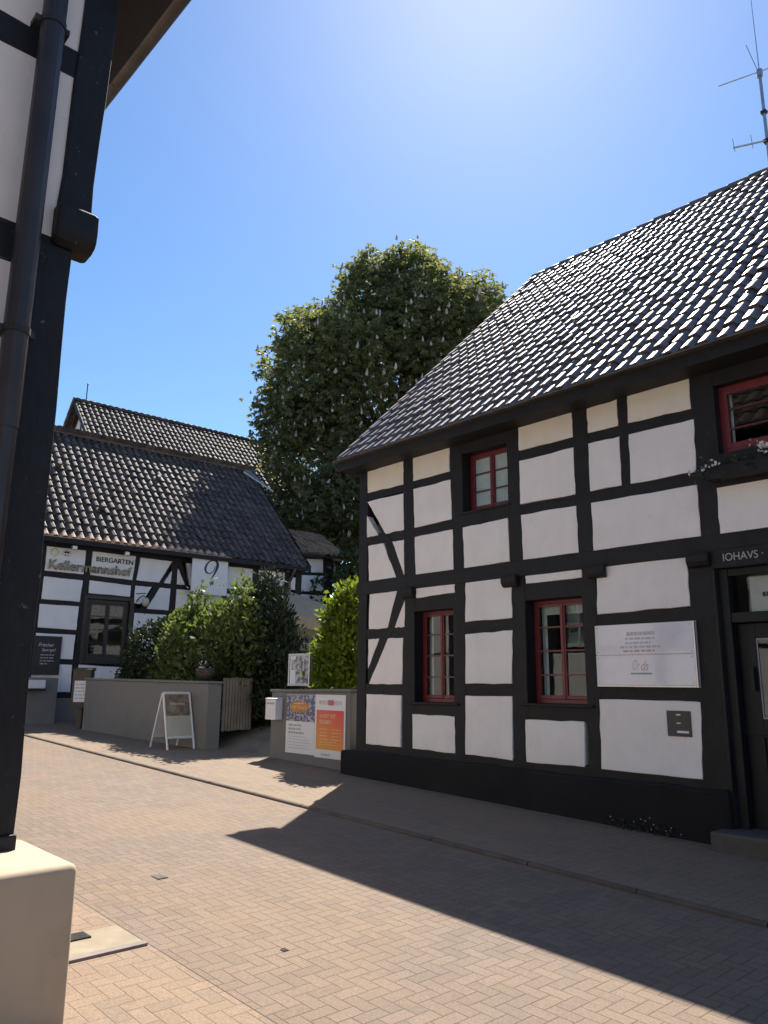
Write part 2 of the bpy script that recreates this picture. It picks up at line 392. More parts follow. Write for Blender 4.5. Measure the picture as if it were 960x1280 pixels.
# ------------------------------------------------------------------ geometry helpers
class MB:
    def __init__(s):
        s.v = []; s.f = []; s.mi = []; s.attr = []
    def add(s, verts, faces, mi=0, at=0.0):
        o = len(s.v); s.v += [tuple(p) for p in verts]
        for f in faces:
            s.f.append(tuple(o + i for i in f)); s.mi.append(mi); s.attr.append(at)
    def box(s, a0, a1, b0, b1, c0, c1, mi=0):
        v = [(a, b, c) for c in (c0, c1) for b in (b0, b1) for a in (a0, a1)]
        s.add(v, [(0, 2, 3, 1), (4, 5, 7, 6), (0, 1, 5, 4), (2, 6, 7, 3), (0, 4, 6, 2), (1, 3, 7, 5)], mi)
    def hexa(s, q0, q1, mi=0):
        """prism between two matching rings"""
        n = len(q0)
        s.add(list(q0) + list(q1), [tuple(range(n))[::-1], tuple(range(n, 2 * n))] + [(i, (i + 1) % n, n + (i + 1) % n, n + i) for i in range(n)], mi)
    def tube(s, pts, r, seg=10, mi=0, cap=True):
        pts = [Vector(p) for p in pts]; rs = r if isinstance(r, (list, tuple)) else [r] * len(pts)
        rings = []
        for i, p in enumerate(pts):
            d = (pts[min(i + 1, len(pts) - 1)] - pts[max(i - 1, 0)]).normalized()
            x = d.orthogonal().normalized() if i == 0 else (x - d * x.dot(d)).normalized()
            y = d.cross(x)
            rings.append([p + (x * math.cos(2 * math.pi * k / seg) + y * math.sin(2 * math.pi * k / seg)) * rs[i] for k in range(seg)])
        vs = [q for rg in rings for q in rg]; fs = []
        for i in range(len(pts) - 1):
            for k in range(seg):
                fs.append((i * seg + k, i * seg + (k + 1) % seg, (i + 1) * seg + (k + 1) % seg, (i + 1) * seg + k))
        if cap:
            fs.append(tuple(range(seg))[::-1]); fs.append(tuple((len(pts) - 1) * seg + k for k in range(seg)))
        s.add(vs, fs, mi)
    def build(s, name, mats, parent=None, loc=None, rot=None, bevel=0.0, smooth=False, attr=None):
        me = bpy.data.meshes.new(name)
        me.from_pydata(s.v, [], s.f)
        for m in (mats if isinstance(mats, (list, tuple)) else [mats]):
            me.materials.append(m)
        me.polygons.foreach_set('material_index', s.mi)
        if attr:
            a = me.attributes.new(attr, 'FLOAT', 'FACE'); a.data.foreach_set('value', s.attr)
        if smooth:
            me.polygons.foreach_set('use_smooth', [True] * len(s.f))
        me.update()
        return link(name, me, parent, loc, rot, bevel)

def link(name, me, parent=None, loc=None, rot=None, bevel=0.0):
    o = bpy.data.objects.new(name, me); COL.objects.link(o)
    if parent is not None: o.parent = parent
    if loc is not None: o.location = loc
    if rot is not None: o.rotation_euler = (0, 0, rot) if isinstance(rot, (int, float)) else rot
    if bevel:
        b = o.modifiers.new("edge", 'BEVEL'); b.width = bevel; b.segments = 2; b.limit_method = 'ANGLE'; b.angle_limit = R(40)
    return o

def tag(o, label, cat, group=None, kind=None):
    if label: o['label'] = label
    if cat: o['category'] = cat
    if group: o['group'] = group
    if kind: o['kind'] = kind
    return o

def thing(name, label, cat, loc, rot=0.0, group=None):
    o = bpy.data.objects.new(name, None); COL.objects.link(o)
    o.empty_display_size = 0.2
    o.location = loc; o.rotation_euler = (0, 0, rot)
    return tag(o, label, cat, group)

def beam(parent, name, a0, a1, c0, c1, b0, b1, mat, jit=0.004, bev=0.008, tilt=0.0):
    """one hewn timber with slightly uneven edges; long axis found from the size"""
    s = MB(); horiz = (a1 - a0) >= (c1 - c0)
    L = (a1 - a0) if horiz else (c1 - c0)
    n = max(2, int(L / 0.35) + 1)
    rings = []
    for i in range(n + 1):
        t = i / n; j = [random.uniform(-jit, jit) for _ in range(4)]
        if horiz:
            a = a0 + (a1 - a0) * t; dz = tilt * (t - 0.5)
            rings.append([(a, b0 + j[0] * .4, c0 + j[1] + dz), (a, b0 + j[0] * .4, c1 + j[2] + dz), (a, b1, c1 + j[2] + dz), (a, b1, c0 + j[1] + dz)])
        else:
            c = c0 + (c1 - c0) * t; dx = tilt * (t - 0.5)
            rings.append([(a0 + j[1] + dx, b0 + j[0] * .4, c), (a0 + j[1] + dx, b1, c), (a1 + j[2] + dx, b1, c), (a1 + j[2] + dx, b0 + j[0] * .4, c)])
    vs = [p for r in rings for p in r]; fs = [(0, 1, 2, 3), tuple(4 * n + k for k in (3, 2, 1, 0))]
    for i in range(n):
        for k in range(4):
            fs.append((4 * i + (k + 1) % 4, 4 * i + k, 4 * i + 4 + k, 4 * i + 4 + (k + 1) % 4))
    s.add(vs, fs)
    return s.build(name, mat, parent, bevel=bev)

def brace(parent, pts, b0, b1, mat, name='brace'):
    """pts: left edge and right edge polylines joined as a ring in (a, c)"""
    s = MB()
    s.hexa([(a, b0, c) for a, c in pts], [(a, b1, c) for a, c in pts])
    o = s.build(name, mat, parent, bevel=0.008)
    return o

def panel(parent, q, mat, b_front=-0.010, b_back=0.10, name='plaster_panel', jit=0.004, inset=0.012):
    """infill of lime plaster between timbers: q = TL, TR, BR, BL in (a, c); edges slightly wavy, softly rounded"""
    ring = []
    n = 5
    for k in range(4):
        p, r_ = q[k], q[(k + 1) % 4]
        for i in range(n):
            t = i / n
            jj = 0 if i == 0 else random.uniform(-jit, jit)
            dx, dz = r_[0] - p[0], r_[1] - p[1]; L = math.hypot(dx, dz) or 1
            ring.append((p[0] + dx * t - dz / L * jj, p[1] + dz * t + dx / L * jj))
    ca = sum(p[0] for p in ring) / len(ring); cc = sum(p[1] for p in ring) / len(ring)
    def ins(d):
        out = []
        w = max(p[0] for p in ring) - min(p[0] for p in ring); h = max(p[1] for p in ring) - min(p[1] for p in ring)
        for a, c in ring:
            out.append((ca + (a - ca) * (1 - 2 * d / w), cc + (c - cc) * (1 - 2 * d / h)))
        return out
    N = len(ring); s = MB()
    layers = [[(a, b_back, c) for a, c in ring], [(a, 0.001, c) for a, c in ring],
              [(a, b_front + 0.003, c) for a, c in ins(inset * .45)], [(a, b_front, c) for a, c in ins(inset)]]
    vs = [p for l in layers for p in l]; fs = []
    for li in range(3):
        for i in range(N):
            fs.append((li * N + i, li * N + (i + 1) % N, (li + 1) * N + (i + 1) % N, (li + 1) * N + i))
    fs.append(tuple(3 * N + i for i in range(N))); fs.append(tuple(range(N))[::-1])
    s.add(vs, fs)
    me_o = s.build(name, mat, parent)
    bm = bmesh.new(); bm.from_mesh(me_o.data); bmesh.ops.recalc_face_normals(bm, faces=bm.faces); bm.to_mesh(me_o.data); bm.free()
    return me_o

def rect(a0, a1, c0, c1):
    return [(a0, c1), (a1, c1), (a1, c0), (a0, c0)]

def tiles(p0, along, ups, na, ns, wt, ht, K=8, amp=0.032, lift=0.034, mi_first=None, jit=0.004, roll=0.28, first_n=999):
    """pantile slope: every tile is a wavy sheet with a lip, laid in overlapping courses"""
    p0 = np.array(p0, float); A = np.array(along, float); S = np.array(ups, float); Nn = np.cross(A, S)
    xs = np.linspace(0, 1.04, K + 1)
    prof = amp * (np.sin(2 * np.pi * (xs - .08)) + roll * np.sin(4 * np.pi * xs + 0.9))
    V, F, MI, AT = [], [], [], []
    for j in range(ns):
        for i in range(na):
            dl = RNG.normal(0, jit); tw = RNG.normal(0, jit * .8); sh = RNG.normal(0, jit * .7)
            base = p0 + A * (i * wt + sh) + S * (j * ht)
            o = len(V)
            x = xs * wt
            hrow = prof + tw * (xs - .5) * 2
            rows = [(0.0, hrow + lift + dl - 0.026), (0.0, hrow + lift + dl - .002), (0.0, hrow + lift + dl), (ht * 0.5, hrow + lift * .5 + dl), (ht * 1.14, hrow + dl * .3 - 0.002)]
            for (sy, hh) in rows:
                for k in range(K + 1):
                    V.append(base + A * x[k] + S * sy + Nn * hh[k])
            r = float(RNG.random())
            for q in (0, 2, 3):
                for k in range(K):
                    a = o + q * (K + 1) + k
                    F.append((a, a + 1, a + K + 2, a + K + 1))
                    MI.append(mi_first if (mi_first is not None and j == 0 and q in (0, 2) and i < first_n) else 0); AT.append(r)
    s = MB(); s.v = [tuple(v) for v in V]; s.f = F; s.mi = MI; s.attr = AT
    return s

def ridge_caps(p0, p1, n, r=0.11):
    """half-round ridge tiles, each overlapping the next"""
    s = MB(); p0 = Vector(p0); p1 = Vector(p1); d = (p1 - p0); L = d.length; d.normalize()
    side = Vector((0, 0, 1)).cross(d).normalized(); upv = d.cross(side)
    for i in range(n):
        rr0 = r * (1 + random.uniform(-.04, .04)); dz = random.uniform(-.006, .006)
        q0 = p0 + d * (L * i / n); q1 = p0 + d * (L * (i + 1.12) / n)
        vs = []
        for (q, rr) in ((q0, rr0 * 1.06), (q1, rr0 * .92)):
            for k in range(9):
                t = math.pi * (-0.08 + 1.16 * k / 8)
                vs.append(q + side * (math.cos(t) * rr) + upv * (math.sin(t) * rr + dz))
        fs = [(k, k + 1, 10 + k, 9 + k) for k in range(8)] + [tuple(range(9))]
        s.add(vs, fs, 0, random.random())
    return s

def leaves(C, D, L, W, rng, fold=0.25, rnd=None):
    """numpy arrays: one folded leaf quad per centre C, pointing along D"""
    C = np.asarray(C, float); D = np.asarray(D, float); n = len(C)
    D = D / (np.linalg.norm(D, axis=1, keepdims=True) + 1e-9)
    rv = rng.normal(size=(n, 3)); S = np.cross(D, rv); S /= (np.linalg.norm(S, axis=1, keepdims=True) + 1e-9)
    Nn = np.cross(S, D)
    L = np.broadcast_to(L, (n,))[:, None]; W = np.broadcast_to(W, (n,))[:, None]
    v0 = C; v1 = C + D * L * .45 + S * W * .5 - Nn * W * fold; v2 = C + D * L - Nn * L * .12; v3 = C + D * L * .45 - S * W * .5 - Nn * W * fold
    V = np.stack([v0, v1, v2, v3], 1).reshape(-1, 3)
    return V, (rng.random(n) if rnd is None else np.asarray(rnd))

def leaf_obj(name, V, rnd, mat, parent=None, attr="leaf_rand"):
    n = len(V) // 4
    me = bpy.data.meshes.new(name)
    me.vertices.add(len(V)); me.vertices.foreach_set('co', np.ascontiguousarray(V, dtype=np.float32).ravel())
    me.loops.add(n * 4); me.loops.foreach_set('vertex_index', np.arange(n * 4, dtype=np.int32))
    me.polygons.add(n); me.polygons.foreach_set('loop_start', np.arange(0, n * 4, 4, dtype=np.int32))
    me.materials.append(mat)
    a = me.attributes.new(attr, 'FLOAT', 'FACE'); a.data.foreach_set('value', np.asarray(rnd, dtype=np.float32))
    me.update(calc_edges=True); me.validate()
    return link(name, me, parent)

def text_part(name, body, parent, a, b, c, w, h, mat, depth=0.004, bold=0.0, shear=0.0, align='LEFT', lines=1.0):
    """raised or painted lettering lying on a wall: x runs along a, up along c"""
    cu = bpy.data.curves.new(name, 'FONT'); cu.body = body; cu.size = 1.0; cu.extrude = 0.0; cu.offset = bold; cu.shear = shear; cu.space_line = lines
    tmp = bpy.data.objects.new("tmp_text", cu); COL.objects.link(tmp)
    dg = bpy.context.evaluated_depsgraph_get(); dg.update()
    me = bpy.data.meshes.new_from_object(tmp.evaluated_get(dg))
    bpy.data.objects.remove(tmp); bpy.data.curves.remove(cu)
    co = np.zeros(len(me.vertices) * 3); me.vertices.foreach_get('co', co); co = co.reshape(-1, 3)
    mn, mx_ = co.min(0), co.max(0)
    sx = w / max(mx_[0] - mn[0], 1e-6); sy = h / max(mx_[1] - mn[1], 1e-6)
    out = np.zeros_like(co); out[:, 0] = a + (co[:, 0] - mn[0]) * sx; out[:, 1] = b; out[:, 2] = c + (co[:, 1] - mn[1]) * sy
    me.vertices.foreach_set('co', out.ravel()); me.update()
    me.name = name; me.materials.clear(); me.materials.append(mat)
    if depth:
        bm = bmesh.new(); bm.from_mesh(me)
        r = bmesh.ops.extrude_face_region(bm, geom=bm.faces[:])
        bmesh.ops.translate(bm, vec=(0, -depth, 0), verts=[g for g in r['geom'] if isinstance(g, bmesh.types.BMVert)])
        bmesh.ops.recalc_face_normals(bm, faces=bm.faces); bm.to_mesh(me); bm.free()
    return link(name, me, parent)

def lines_part(name, parent, a, b, c, w, n, lh, mat, rng, th=0.35, word=0.06, frac=1.0):
    """rows of small print, too small to read: a word-by-word ragged block"""
    s = MB()
    for i in range(n):
        x = a; end = a + w * (frac if i == n - 1 else rng.uniform(0.8, 1.0)); z = c - i * lh
        while x < end:
            ww = rng.uniform(0.5, 1.5) * word; ww = min(ww, end - x)
            s.box(x, x + ww, b - 0.001, b, z - lh * th * .5, z + lh * th * .5)
            x += ww + word * .3
    return s.build(name, mat, parent)

def casement(parent, a0, a1, c0, c1, b, rows, mat, mun, sash_w=0.032, frame_w=0.04, sashes=2, curtain=None, curtain_mat=None, cb=0.09, depth=0.06, label=None, cols=1):
    """side-hung window: outer frame > sashes with glazing bars, panes, curtains"""
    f = MB()
    f.box(a0, a0 + frame_w, b, b + depth, c0, c1); f.box(a1 - frame_w, a1, b, b + depth, c0, c1)
    f.box(a0 + frame_w, a1 - frame_w, b, b + depth, c1 - frame_w, c1); f.box(a0 + frame_w, a1 - frame_w, b - 0.012, b + depth, c0, c0 + frame_w * 1.25)
    fo = f.build('window', mat, parent, bevel=0.004)
    if label: fo['label'] = label
    A0, A1, C0, C1 = a0 + frame_w, a1 - frame_w, c0 + frame_w * 1.25, c1 - frame_w
    w = (A1 - A0) / sashes
    for k in range(sashes):
        x0, x1 = A0 + k * w + 0.002, A0 + (k + 1) * w - 0.002
        s = MB(); bb = b - 0.008
        s.box(x0, x0 + sash_w, bb, bb + 0.045, C0 + .003, C1 - .003); s.box(x1 - sash_w, x1, bb, bb + 0.045, C0 + .003, C1 - .003)
        s.box(x0 + sash_w, x1 - sash_w, bb + .001, bb + 0.044, C0 + .003, C0 + sash_w * 1.4); s.box(x0 + sash_w, x1 - sash_w, bb + .001, bb + 0.044, C1 - sash_w, C1 - .003)
        if k == 0 and sashes == 2:
            s.box(x1 - 0.012, x1 + 0.016, bb - 0.012, bb - 0.0005, C0 + 0.01, C1 - 0.01)
        s.build('sash', mat, fo, bevel=0.003)
        for r_ in range(1, rows):
            z = C0 + (C1 - C0) * r_ / rows
            g_ = MB(); g_.box(x0 + sash_w, x1 - sash_w, bb + .006, bb + 0.034, z - 0.009, z + 0.009); g_.build('glazing_bar', mun, fo)
        for r_ in range(1, cols):
            x = x0 + (x1 - x0) * r_ / cols
            g_ = MB(); g_.box(x - 0.009, x + 0.009, bb + .008, bb + 0.032, C0 + sash_w, C1 - sash_w); g_.build('glazing_bar', mun, fo)
        g = MB(); g.box(x0 + sash_w - .004, x1 - sash_w + .004, bb + 0.018, bb + 0.021, C0 + sash_w, C1 - sash_w + .004)
        g.build('pane', M['glass'], fo)
    if curtain:
        s = MB()
        for (x0, x1, z0, z1) in curtain:
            n = max(4, int((x1 - x0) / 0.02)); vs = []
            for i in range(n + 1):
                x = x0 + (x1 - x0) * i / n; y = b + cb + (0.012 if cb > .05 else .002) * math.sin(i * 1.7) + random.uniform(-.003, .003)
                vs += [(x, y, z0), (x, y, z1), (x, y + .003, z0), (x, y + .003, z1)]
            s.add(vs, [(4 * i, 4 * i + 4, 4 * i + 5, 4 * i + 1) for i in range(n)])
        s.build('curtain', curtain_mat or M['curtain'], fo, smooth=True)
    return fo

# ------------------------------------------------------------------ the setting: ground, street, pavements, courtyard
def strip(name, mat, v0, v1, dz, us, label=None):
    s = MB(); vs = []
    for u in us:
        vs += [(u, v0, gz(u) + dz), (u, v1, gz(u) + dz)]
    s.add(vs, [(2 * i, 2 * i + 2, 2 * i + 3, 2 * i + 1) for i in range(len(us) - 1)])
    o = s.build(name, mat, None, (0, 0, 0), ANG_H)
    return tag(o, label, None, None, 'structure')

US = [-60, -26, -20, -14, -8, -2, 6, 14]
strip('ground', M['ground'], -250, 250, -0.03, [-250, -26, -10, 6, 250])
strip('road', M['road'], 2.282, 5.53, 0.0, US)
strip('pavement', M['side'], 5.565, 7.75, 0.026, US)
strip('pavement', M['side_l'], -9.0, 2.275, 0.002, US)
def kerb_strip():
    s = MB(); u = -30.0
    while u < 8:
        L = random.uniform(0.9, 1.1); e = random.uniform(-.004, .004)
        a, b_ = u + .006, u + L - .006
        v0, v1 = 5.515 + e, 5.5645
        r0 = [(a, v0, gz(a) - .05), (a, v1, gz(a) - .05), (a, v1, gz(a) + .028), (a, v0 + .010, gz(a) + .027), (a, v0, gz(a) + .018)]
        r1 = [(b_, p[1], p[2] - gz(a) + gz(b_)) for p in r0]
        s.hexa(r0, r1); u += L
    tag(s.build('kerb', M['kerb'], None, (0, 0, 0), ANG_H), None, None, None, 'structure')
kerb_strip()
def courtyard():
    s = MB(); us = [-24, -19, -14, -9.2]
    prof = [(7.75, 0.026), (8.9, 0.38), (12, 0.42), (24, 0.45)]
    vs = []
    for u in us:
        for v, dz in prof: vs.append((u, v, gz(u) + dz))
    n = len(prof)
    s.add(vs, [(i * n + k, (i + 1) * n + k, (i + 1) * n + k + 1, i * n + k + 1) for i in range(len(us) - 1) for k in range(n - 1)])
    tag(s.build('courtyard_ground', M['yard'], None, (0, 0, 0), ANG_H), None, None, None, 'structure')
courtyard()

def gully():
    t = thing('drain_gully', 'concrete gully slab with a small iron grate, sunk in the ochre pavers beside the plinth', 'drain', uv(-4.78, 2.0, gz(-4.78) + 0.004), ANG_H)
    s = MB(); s.hexa([(-.31, -.5, -.03), (.30, -.5, -.03), (.30, .265, -.03), (-.31, .265, -.03)], [(-.31, -.5, .004), (.30, -.5, -.006), (.30, .265, -.006), (-.31, .265, .004)])
    s.build('concrete_slab', M['concrete'], t)
    for a0, a1 in ((-.365, -.315), (.305, .365)):
        s = MB(); s.box(a0, a1, -.5, .262, -.03, 0.0025); s.build('edging_stone', M['stone'], t, bevel=0.004)
    s = MB()
    s.box(-.06, .06, -.06, -.05, -.01, .008); s.box(-.06, .06, .05, .06, -.01, .008)
    for k in range(7):
        x = -.058 + k * .0178
        s.box(x, x + .009, -.0495, .0495, -.01, .0078)
    s.build('grate', M['iron'], t)
    s = MB(); s.box(-.058, .058, -.049, .049, 0.0042, .0052); s.build('grate_pit', M['ink'], t)
gully()
def valve_cap(u, v, label, w=.065, d=.045, m='iron'):
    t = thing('valve_cover', label, 'cover', uv(u, v, gz(u)), ANG_H)
    s = MB(); s.box(-w, w, -d, d, -.02, .004); s.build('frame', M['iron'], t)
    s = MB(); s.box(-w * .84, w * .84, -d * .8, d * .8, -.01, .007)
    for k in range(4): s.box(-w * .7 + k * w * .42, -w * .7 + k * w * .42 + w * .12, -d * .7, d * .7, .0065, .010)
    s.build('lid', M[m], t, bevel=.002)
valve_cap(-5.67, 2.96, 'small oblong iron valve cover set in the street pavers', .06, .04, 'stone')
valve_cap(-3.89, 2.83, 'tiny pale grey survey marker set in the street pavers', .020, .016, 'stone')

# ------------------------------------------------------------------ right-hand house
def right_house():
    H = thing('timber_house', 'black and white half-timbered house with red windows and a shiny dark tiled roof', 'house', uv(-8.84, 7.6, 0), ANG_H)
    T = M['timber']
    # panels (a, c) measured on the wall: TL, TR, BR, BL
    P = {
     'b1t': [(.171,4.796),(.972,4.810),(.974,4.440),(.178,4.450)], 'b2t': [(1.166,4.815),(1.887,4.810),(1.887,4.455),(1.169,4.450)],
     'b1l2': [(.205,3.619),(.545,3.621),(.843,3.062),(.233,3.060)], 'b1r2': [(.735,3.621),(.989,3.618),(.998,3.12),(.99,3.10)],
     'b1m': [(.171,4.313),(.975,4.309),(.988,3.759),(.590,3.752)], 'b1mt': [(.172,4.087),(.182,4.08),(.432,3.757),(.180,3.752)],
     'g1a': [(.253,2.882),(.855,2.890),(.66,2.362),(.244,2.364)], 'g1b': [(1.008,2.74),(1.01,2.70),(1.0,2.363),(.80,2.361)],
     'g2a': [(.240,2.222),(.48,2.220),(.244,1.80),(.241,1.79)], 'g2b': [(.66,2.218),(.980,2.215),(.951,1.577),(.262,1.577)],
     'g3': [(.209,1.436),(.942,1.428),(.929,.735),(.209,.738)],
     'b2m': [(1.175,4.335),(1.906,4.340),(1.923,3.774),(1.197,3.758)], 'b2l': [(1.203,3.626),(1.934,3.635),(1.943,3.067),(1.224,3.064)],
     'b2w': [(1.230,2.890),(1.960,2.903),(1.963,2.771),(1.235,2.751)], 'b2g': [(1.156,1.186),(1.935,1.177),(1.939,.724),(1.163,.733)],
     'b3l': [(2.114,3.634),(2.880,3.653),(2.888,3.089),(2.128,3.078)], 'b3g1': [(2.150,2.899),(2.909,2.909),(2.905,2.386),(2.134,2.374)],
     'b3g2': [(2.131,2.219),(2.906,2.239),(2.872,1.598),(2.122,1.590)], 'b3g3': [(2.119,1.447),(2.870,1.452),(2.856,.707),(2.105,.722)],
     'b4t': [(3.081,4.815),(3.886,4.800),(3.889,4.487),(3.079,4.493)], 'b4m': [(3.080,4.360),(3.891,4.360),(3.888,3.781),(3.074,3.792)],
     'b4l': [(3.080,3.657),(3.890,3.644),(3.896,3.081),(3.094,3.083)], 'b4w': [(3.123,2.919),(3.927,2.918),(3.923,2.792),(3.123,2.792)],
     'b4g': [(3.056,1.188),(3.861,1.195),(3.844,.711),(3.053,.705)],
     'b5ta': [(4.092,4.790),(4.495,4.800),(4.490,4.478),(4.091,4.487)], 'b5tb': [(4.623,4.808),(5.354,4.800),(5.353,4.455),(4.611,4.481)],
     'b5ma': [(4.089,4.359),(4.497,4.352),(4.490,3.776),(4.083,3.779)], 'b5mb': [(4.612,4.348),(5.370,4.340),(5.349,3.764),(4.598,3.775)],
     'b5l': [(4.086,3.646),(5.346,3.630),(5.345,3.060),(4.085,3.084)], 'b5g1': [(4.113,2.915),(5.180,2.925),(5.175,2.385),(4.095,2.362)],
     'b5g2': [(4.083,2.225),(5.21,2.225),(5.20,1.585),(4.075,1.585)], 'b5g3': [(4.064,1.441),(5.203,1.439),(5.169,.705),(4.047,.710)],
     'b6l': [(5.545,3.558),(6.75,3.565),(6.74,3.06),(5.539,3.054)],
     'b7t': [(7.0,4.80),(7.9,4.80),(7.9,4.46),(7.0,4.47)], 'b7m': [(7.0,4.34),(7.9,4.34),(7.9,3.78),(7.0,3.78)], 'b7l': [(7.0,3.64),(7.9,3.64),(7.9,3.07),(7.0,3.07)],
     'b7g1': [(7.05,2.9),(7.9,2.9),(7.9,2.38),(7.05,2.38)], 'b7g2': [(7.05,2.22),(7.9,2.22),(7.9,1.59),(7.05,1.59)], 'b7g3': [(7.05,1.44),(7.9,1.44),(7.9,.71),(7.05,.71)],
     'b8t': [(8.1,4.80),(9.3,4.80),(9.3,4.46),(8.1,4.47)], 'b8m': [(8.1,4.34),(9.3,4.34),(9.3,3.78),(8.1,3.78)], 'b8l': [(8.1,3.64),(9.3,3.64),(9.3,3.07),(8.1,3.07)],
     'b8g1': [(8.1,2.9),(9.3,2.9),(9.3,2.38),(8.1,2.38)], 'b8g2': [(8.1,2.22),(9.3,2.22),(9.3,1.59),(8.1,1.59)], 'b8g3': [(8.1,1.44),(9.3,1.44),(9.3,.71),(8.1,.71)],
    }
    for k, q in P.items():
        panel(H, q, M['plaster_bounce'] if k in ('b1t', 'b2t', 'b4t', 'b5ta', 'b5tb') else M['plaster'], b_front=-0.011, jit=.007, inset=.007)  # top row gets the painted warm bounce tint
    D = 0.22
    def post(a0, a1, c0, c1, b0=-.006, tilt=0.0): beam(H, 'post', a0, a1, c0, c1, b0, D, T, tilt=tilt)
    def bar(a0, a1, c0, c1, b0=-.001): beam(H, 'beam', a0, a1, c0, c1, b0, D - .012, T)
    post(-.012, .185, .6, 4.9); post(.962, 1.195, .66, 2.93); post(.965, 1.20, 2.98, 4.9, tilt=-.01)
    post(1.925, 2.135, .66, 2.93); post(1.90, 2.12, 2.98, 4.9, tilt=-.02)
    post(2.875, 3.10, .66, 2.93); post(2.885, 3.09, 2.98, 4.9); post(3.905, 4.09, .66, 2.93); post(3.88, 4.10, 2.98, 4.9)
    post(4.485, 4.625, 3.70, 4.85, -.003); post(5.17, 5.46, .1, 2.93); post(5.345, 5.60, 2.98, 4.9)
    post(6.72, 7.03, .1, 2.93); post(6.76, 7.01, 2.98, 4.9); post(7.9, 8.1, .66, 4.9); post(9.3, 9.55, .1, 4.9)
    bar(-.012, 9.55, 4.79, 4.99); bar(.0, 2.115, 4.335, 4.465); bar(2.89, 5.42, 4.345, 4.49); bar(.0, 5.62, 3.625, 3.785, -.003)
    beam(H, 'beam', -.03, 9.56, 2.885, 3.085, -.020, D - .012, T)
    bar(.0, 1.16, 2.215, 2.37); bar(1.96, 3.06, 2.225, 2.385); bar(3.92, 5.25, 2.22, 2.375)
    bar(.0, 1.16, 1.43, 1.585); bar(1.96, 3.06, 1.445, 1.60); bar(3.92, 5.25, 1.435, 1.59)
    bar(1.16, 1.96, 2.57, 2.775); bar(3.06, 3.94, 2.585, 2.80); bar(1.15, 1.96, 1.17, 1.345); bar(3.05, 3.93, 1.185, 1.375)
    bar(2.08, 2.92, 4.66, 4.85); bar(2.08, 2.92, 3.63, 3.835, -.008); bar(5.5, 6.8, 4.64, 4.85); bar(5.5, 6.8, 3.545, 3.90, -.010)
    bar(-.02, 5.3, .60, .735, -.004); bar(6.72, 9.55, .60, .735, -.004)
    for a0, a1 in ((6.98, 8.0), (8.0, 9.4)):
        for c0, c1 in ((4.335, 4.465), (3.63, 3.785), (2.215, 2.37), (1.43, 1.585)): bar(a0, a1, c0, c1)
    # braces
    brace(H, [(.160, 4.36), (.340, 4.12), (.560, 3.70), (.640, 3.44), (.800, 3.05), (.985, 3.05), (.950, 3.20), (.735, 3.62), (.590, 3.79), (.245, 4.24), (.160, 4.36)][:-1], -.010, .14, T)
    brace(H, [(.842, 2.93), (1.02, 2.78), (.80, 2.36), (.66, 2.20), (.262, 1.55), (.236, 1.55), (.236, 1.79), (.48, 2.23), (.66, 2.40)], -.010, .14, T)
    # joist ends carrying the upper floor
    for a in (.99, 2.80, 4.02, 5.20):
        w = .115; s = MB()
        prof = [(-.02, 2.91), (-.088, 2.91), (-.098, 2.88), (-.092, 2.82), (-.066, 2.775), (-.02, 2.76)]
        s.hexa([(a, b, c) for b, c in prof], [(a + w * 2, b, c) for b, c in prof])
        s.build('joist_end', T, H, bevel=.008)
    # plinth, wider than the wall and bulging at the corner
    beam(H, 'plinth', -.27, 5.44, -.15, .632, -.085, .30, M['plinth_black'], jit=.012, bev=.03)
    beam(H, 'plinth', 6.74, 9.6, -.2, .632, -.085, .30, M['plinth_black'], jit=.012, bev=.03)
    # windows
    cz = lambda *r: list(r)
    casement(H, 1.195, 1.945, 1.345, 2.57, .165, 4, M['red'], M['red'], curtain=[(1.245, 1.31, 1.40, 2.52), (1.57, 1.60, 1.40, 2.52)])
    casement(H, 3.095, 3.925, 1.375, 2.585, .175, 4, M['red'], M['red'], curtain=[(3.15, 3.22, 1.43, 2.53), (3.15, 3.86, 2.42, 2.53)])
    casement(H, 2.12, 2.885, 3.835, 4.66, .165, 3, M['red'], M['muntin'], curtain=[(2.17, 2.83, 3.86, 4.62)], curtain_mat=M['pane_backing'], cb=.028)
    casement(H, 5.60, 6.76, 3.90, 4.64, .10, 3, M['red'], M['muntin'], frame_w=.05, sash_w=.04, curtain=[(5.65, 5.70, 3.95, 4.58)])
    s = MB(); s.box(1.10, 2.02, -.045, .17, 1.318, 1.346); s.box(3.0, 4.0, -.045, .18, 1.348, 1.376); s.box(2.06, 2.92, -.03, .17, 3.808, 3.836); s.build('window_sill', T, H, bevel=.006)
    # door with carved lintel, top light and a glazed leaf
    beam(H, 'door_lintel', 5.43, 6.74, 2.735, 2.93, -.03, .25, T, bev=.012)
    text_part('carved_inscription', "IOHAVS \u00b7 1772 \u00b7 S", H, 5.56, -.032, 2.80, .74, .075, M['greyink'], depth=.002)
    s = MB()
    s.box(5.455, 5.55, .05, .25, .28, 2.735); s.box(6.62, 6.725, .05, .25, .28, 2.735); s.box(5.55, 6.62, .06, .25, 2.66, 2.734); s.box(5.55, 6.62, .06, .25, 2.20, 2.30)
    s.box(5.425, 5.457, -.02, .12, .12, 2.735)
    s.build('door_frame', M['door'], H, bevel=.006)
    dr = MB()
    for x0, x1, z0, z1 in ((5.555, 5.72, .285, 2.195), (6.45, 6.615, .285, 2.195), (5.72, 6.45, 2.05, 2.195), (5.72, 6.45, 1.12, 1.29), (5.72, 6.45, .285, .50), (6.05, 6.12, 1.29, 2.05)):
        dr.box(x0, x1, .16, .205, z0, z1)
    dr.box(5.72, 6.45, .18, .20, .50, 1.12); dr.box(5.80, 6.37, .168, .19, .58, 1.04)
    dr.box(5.54, 6.63, .15, .158, 1.14, 1.19)
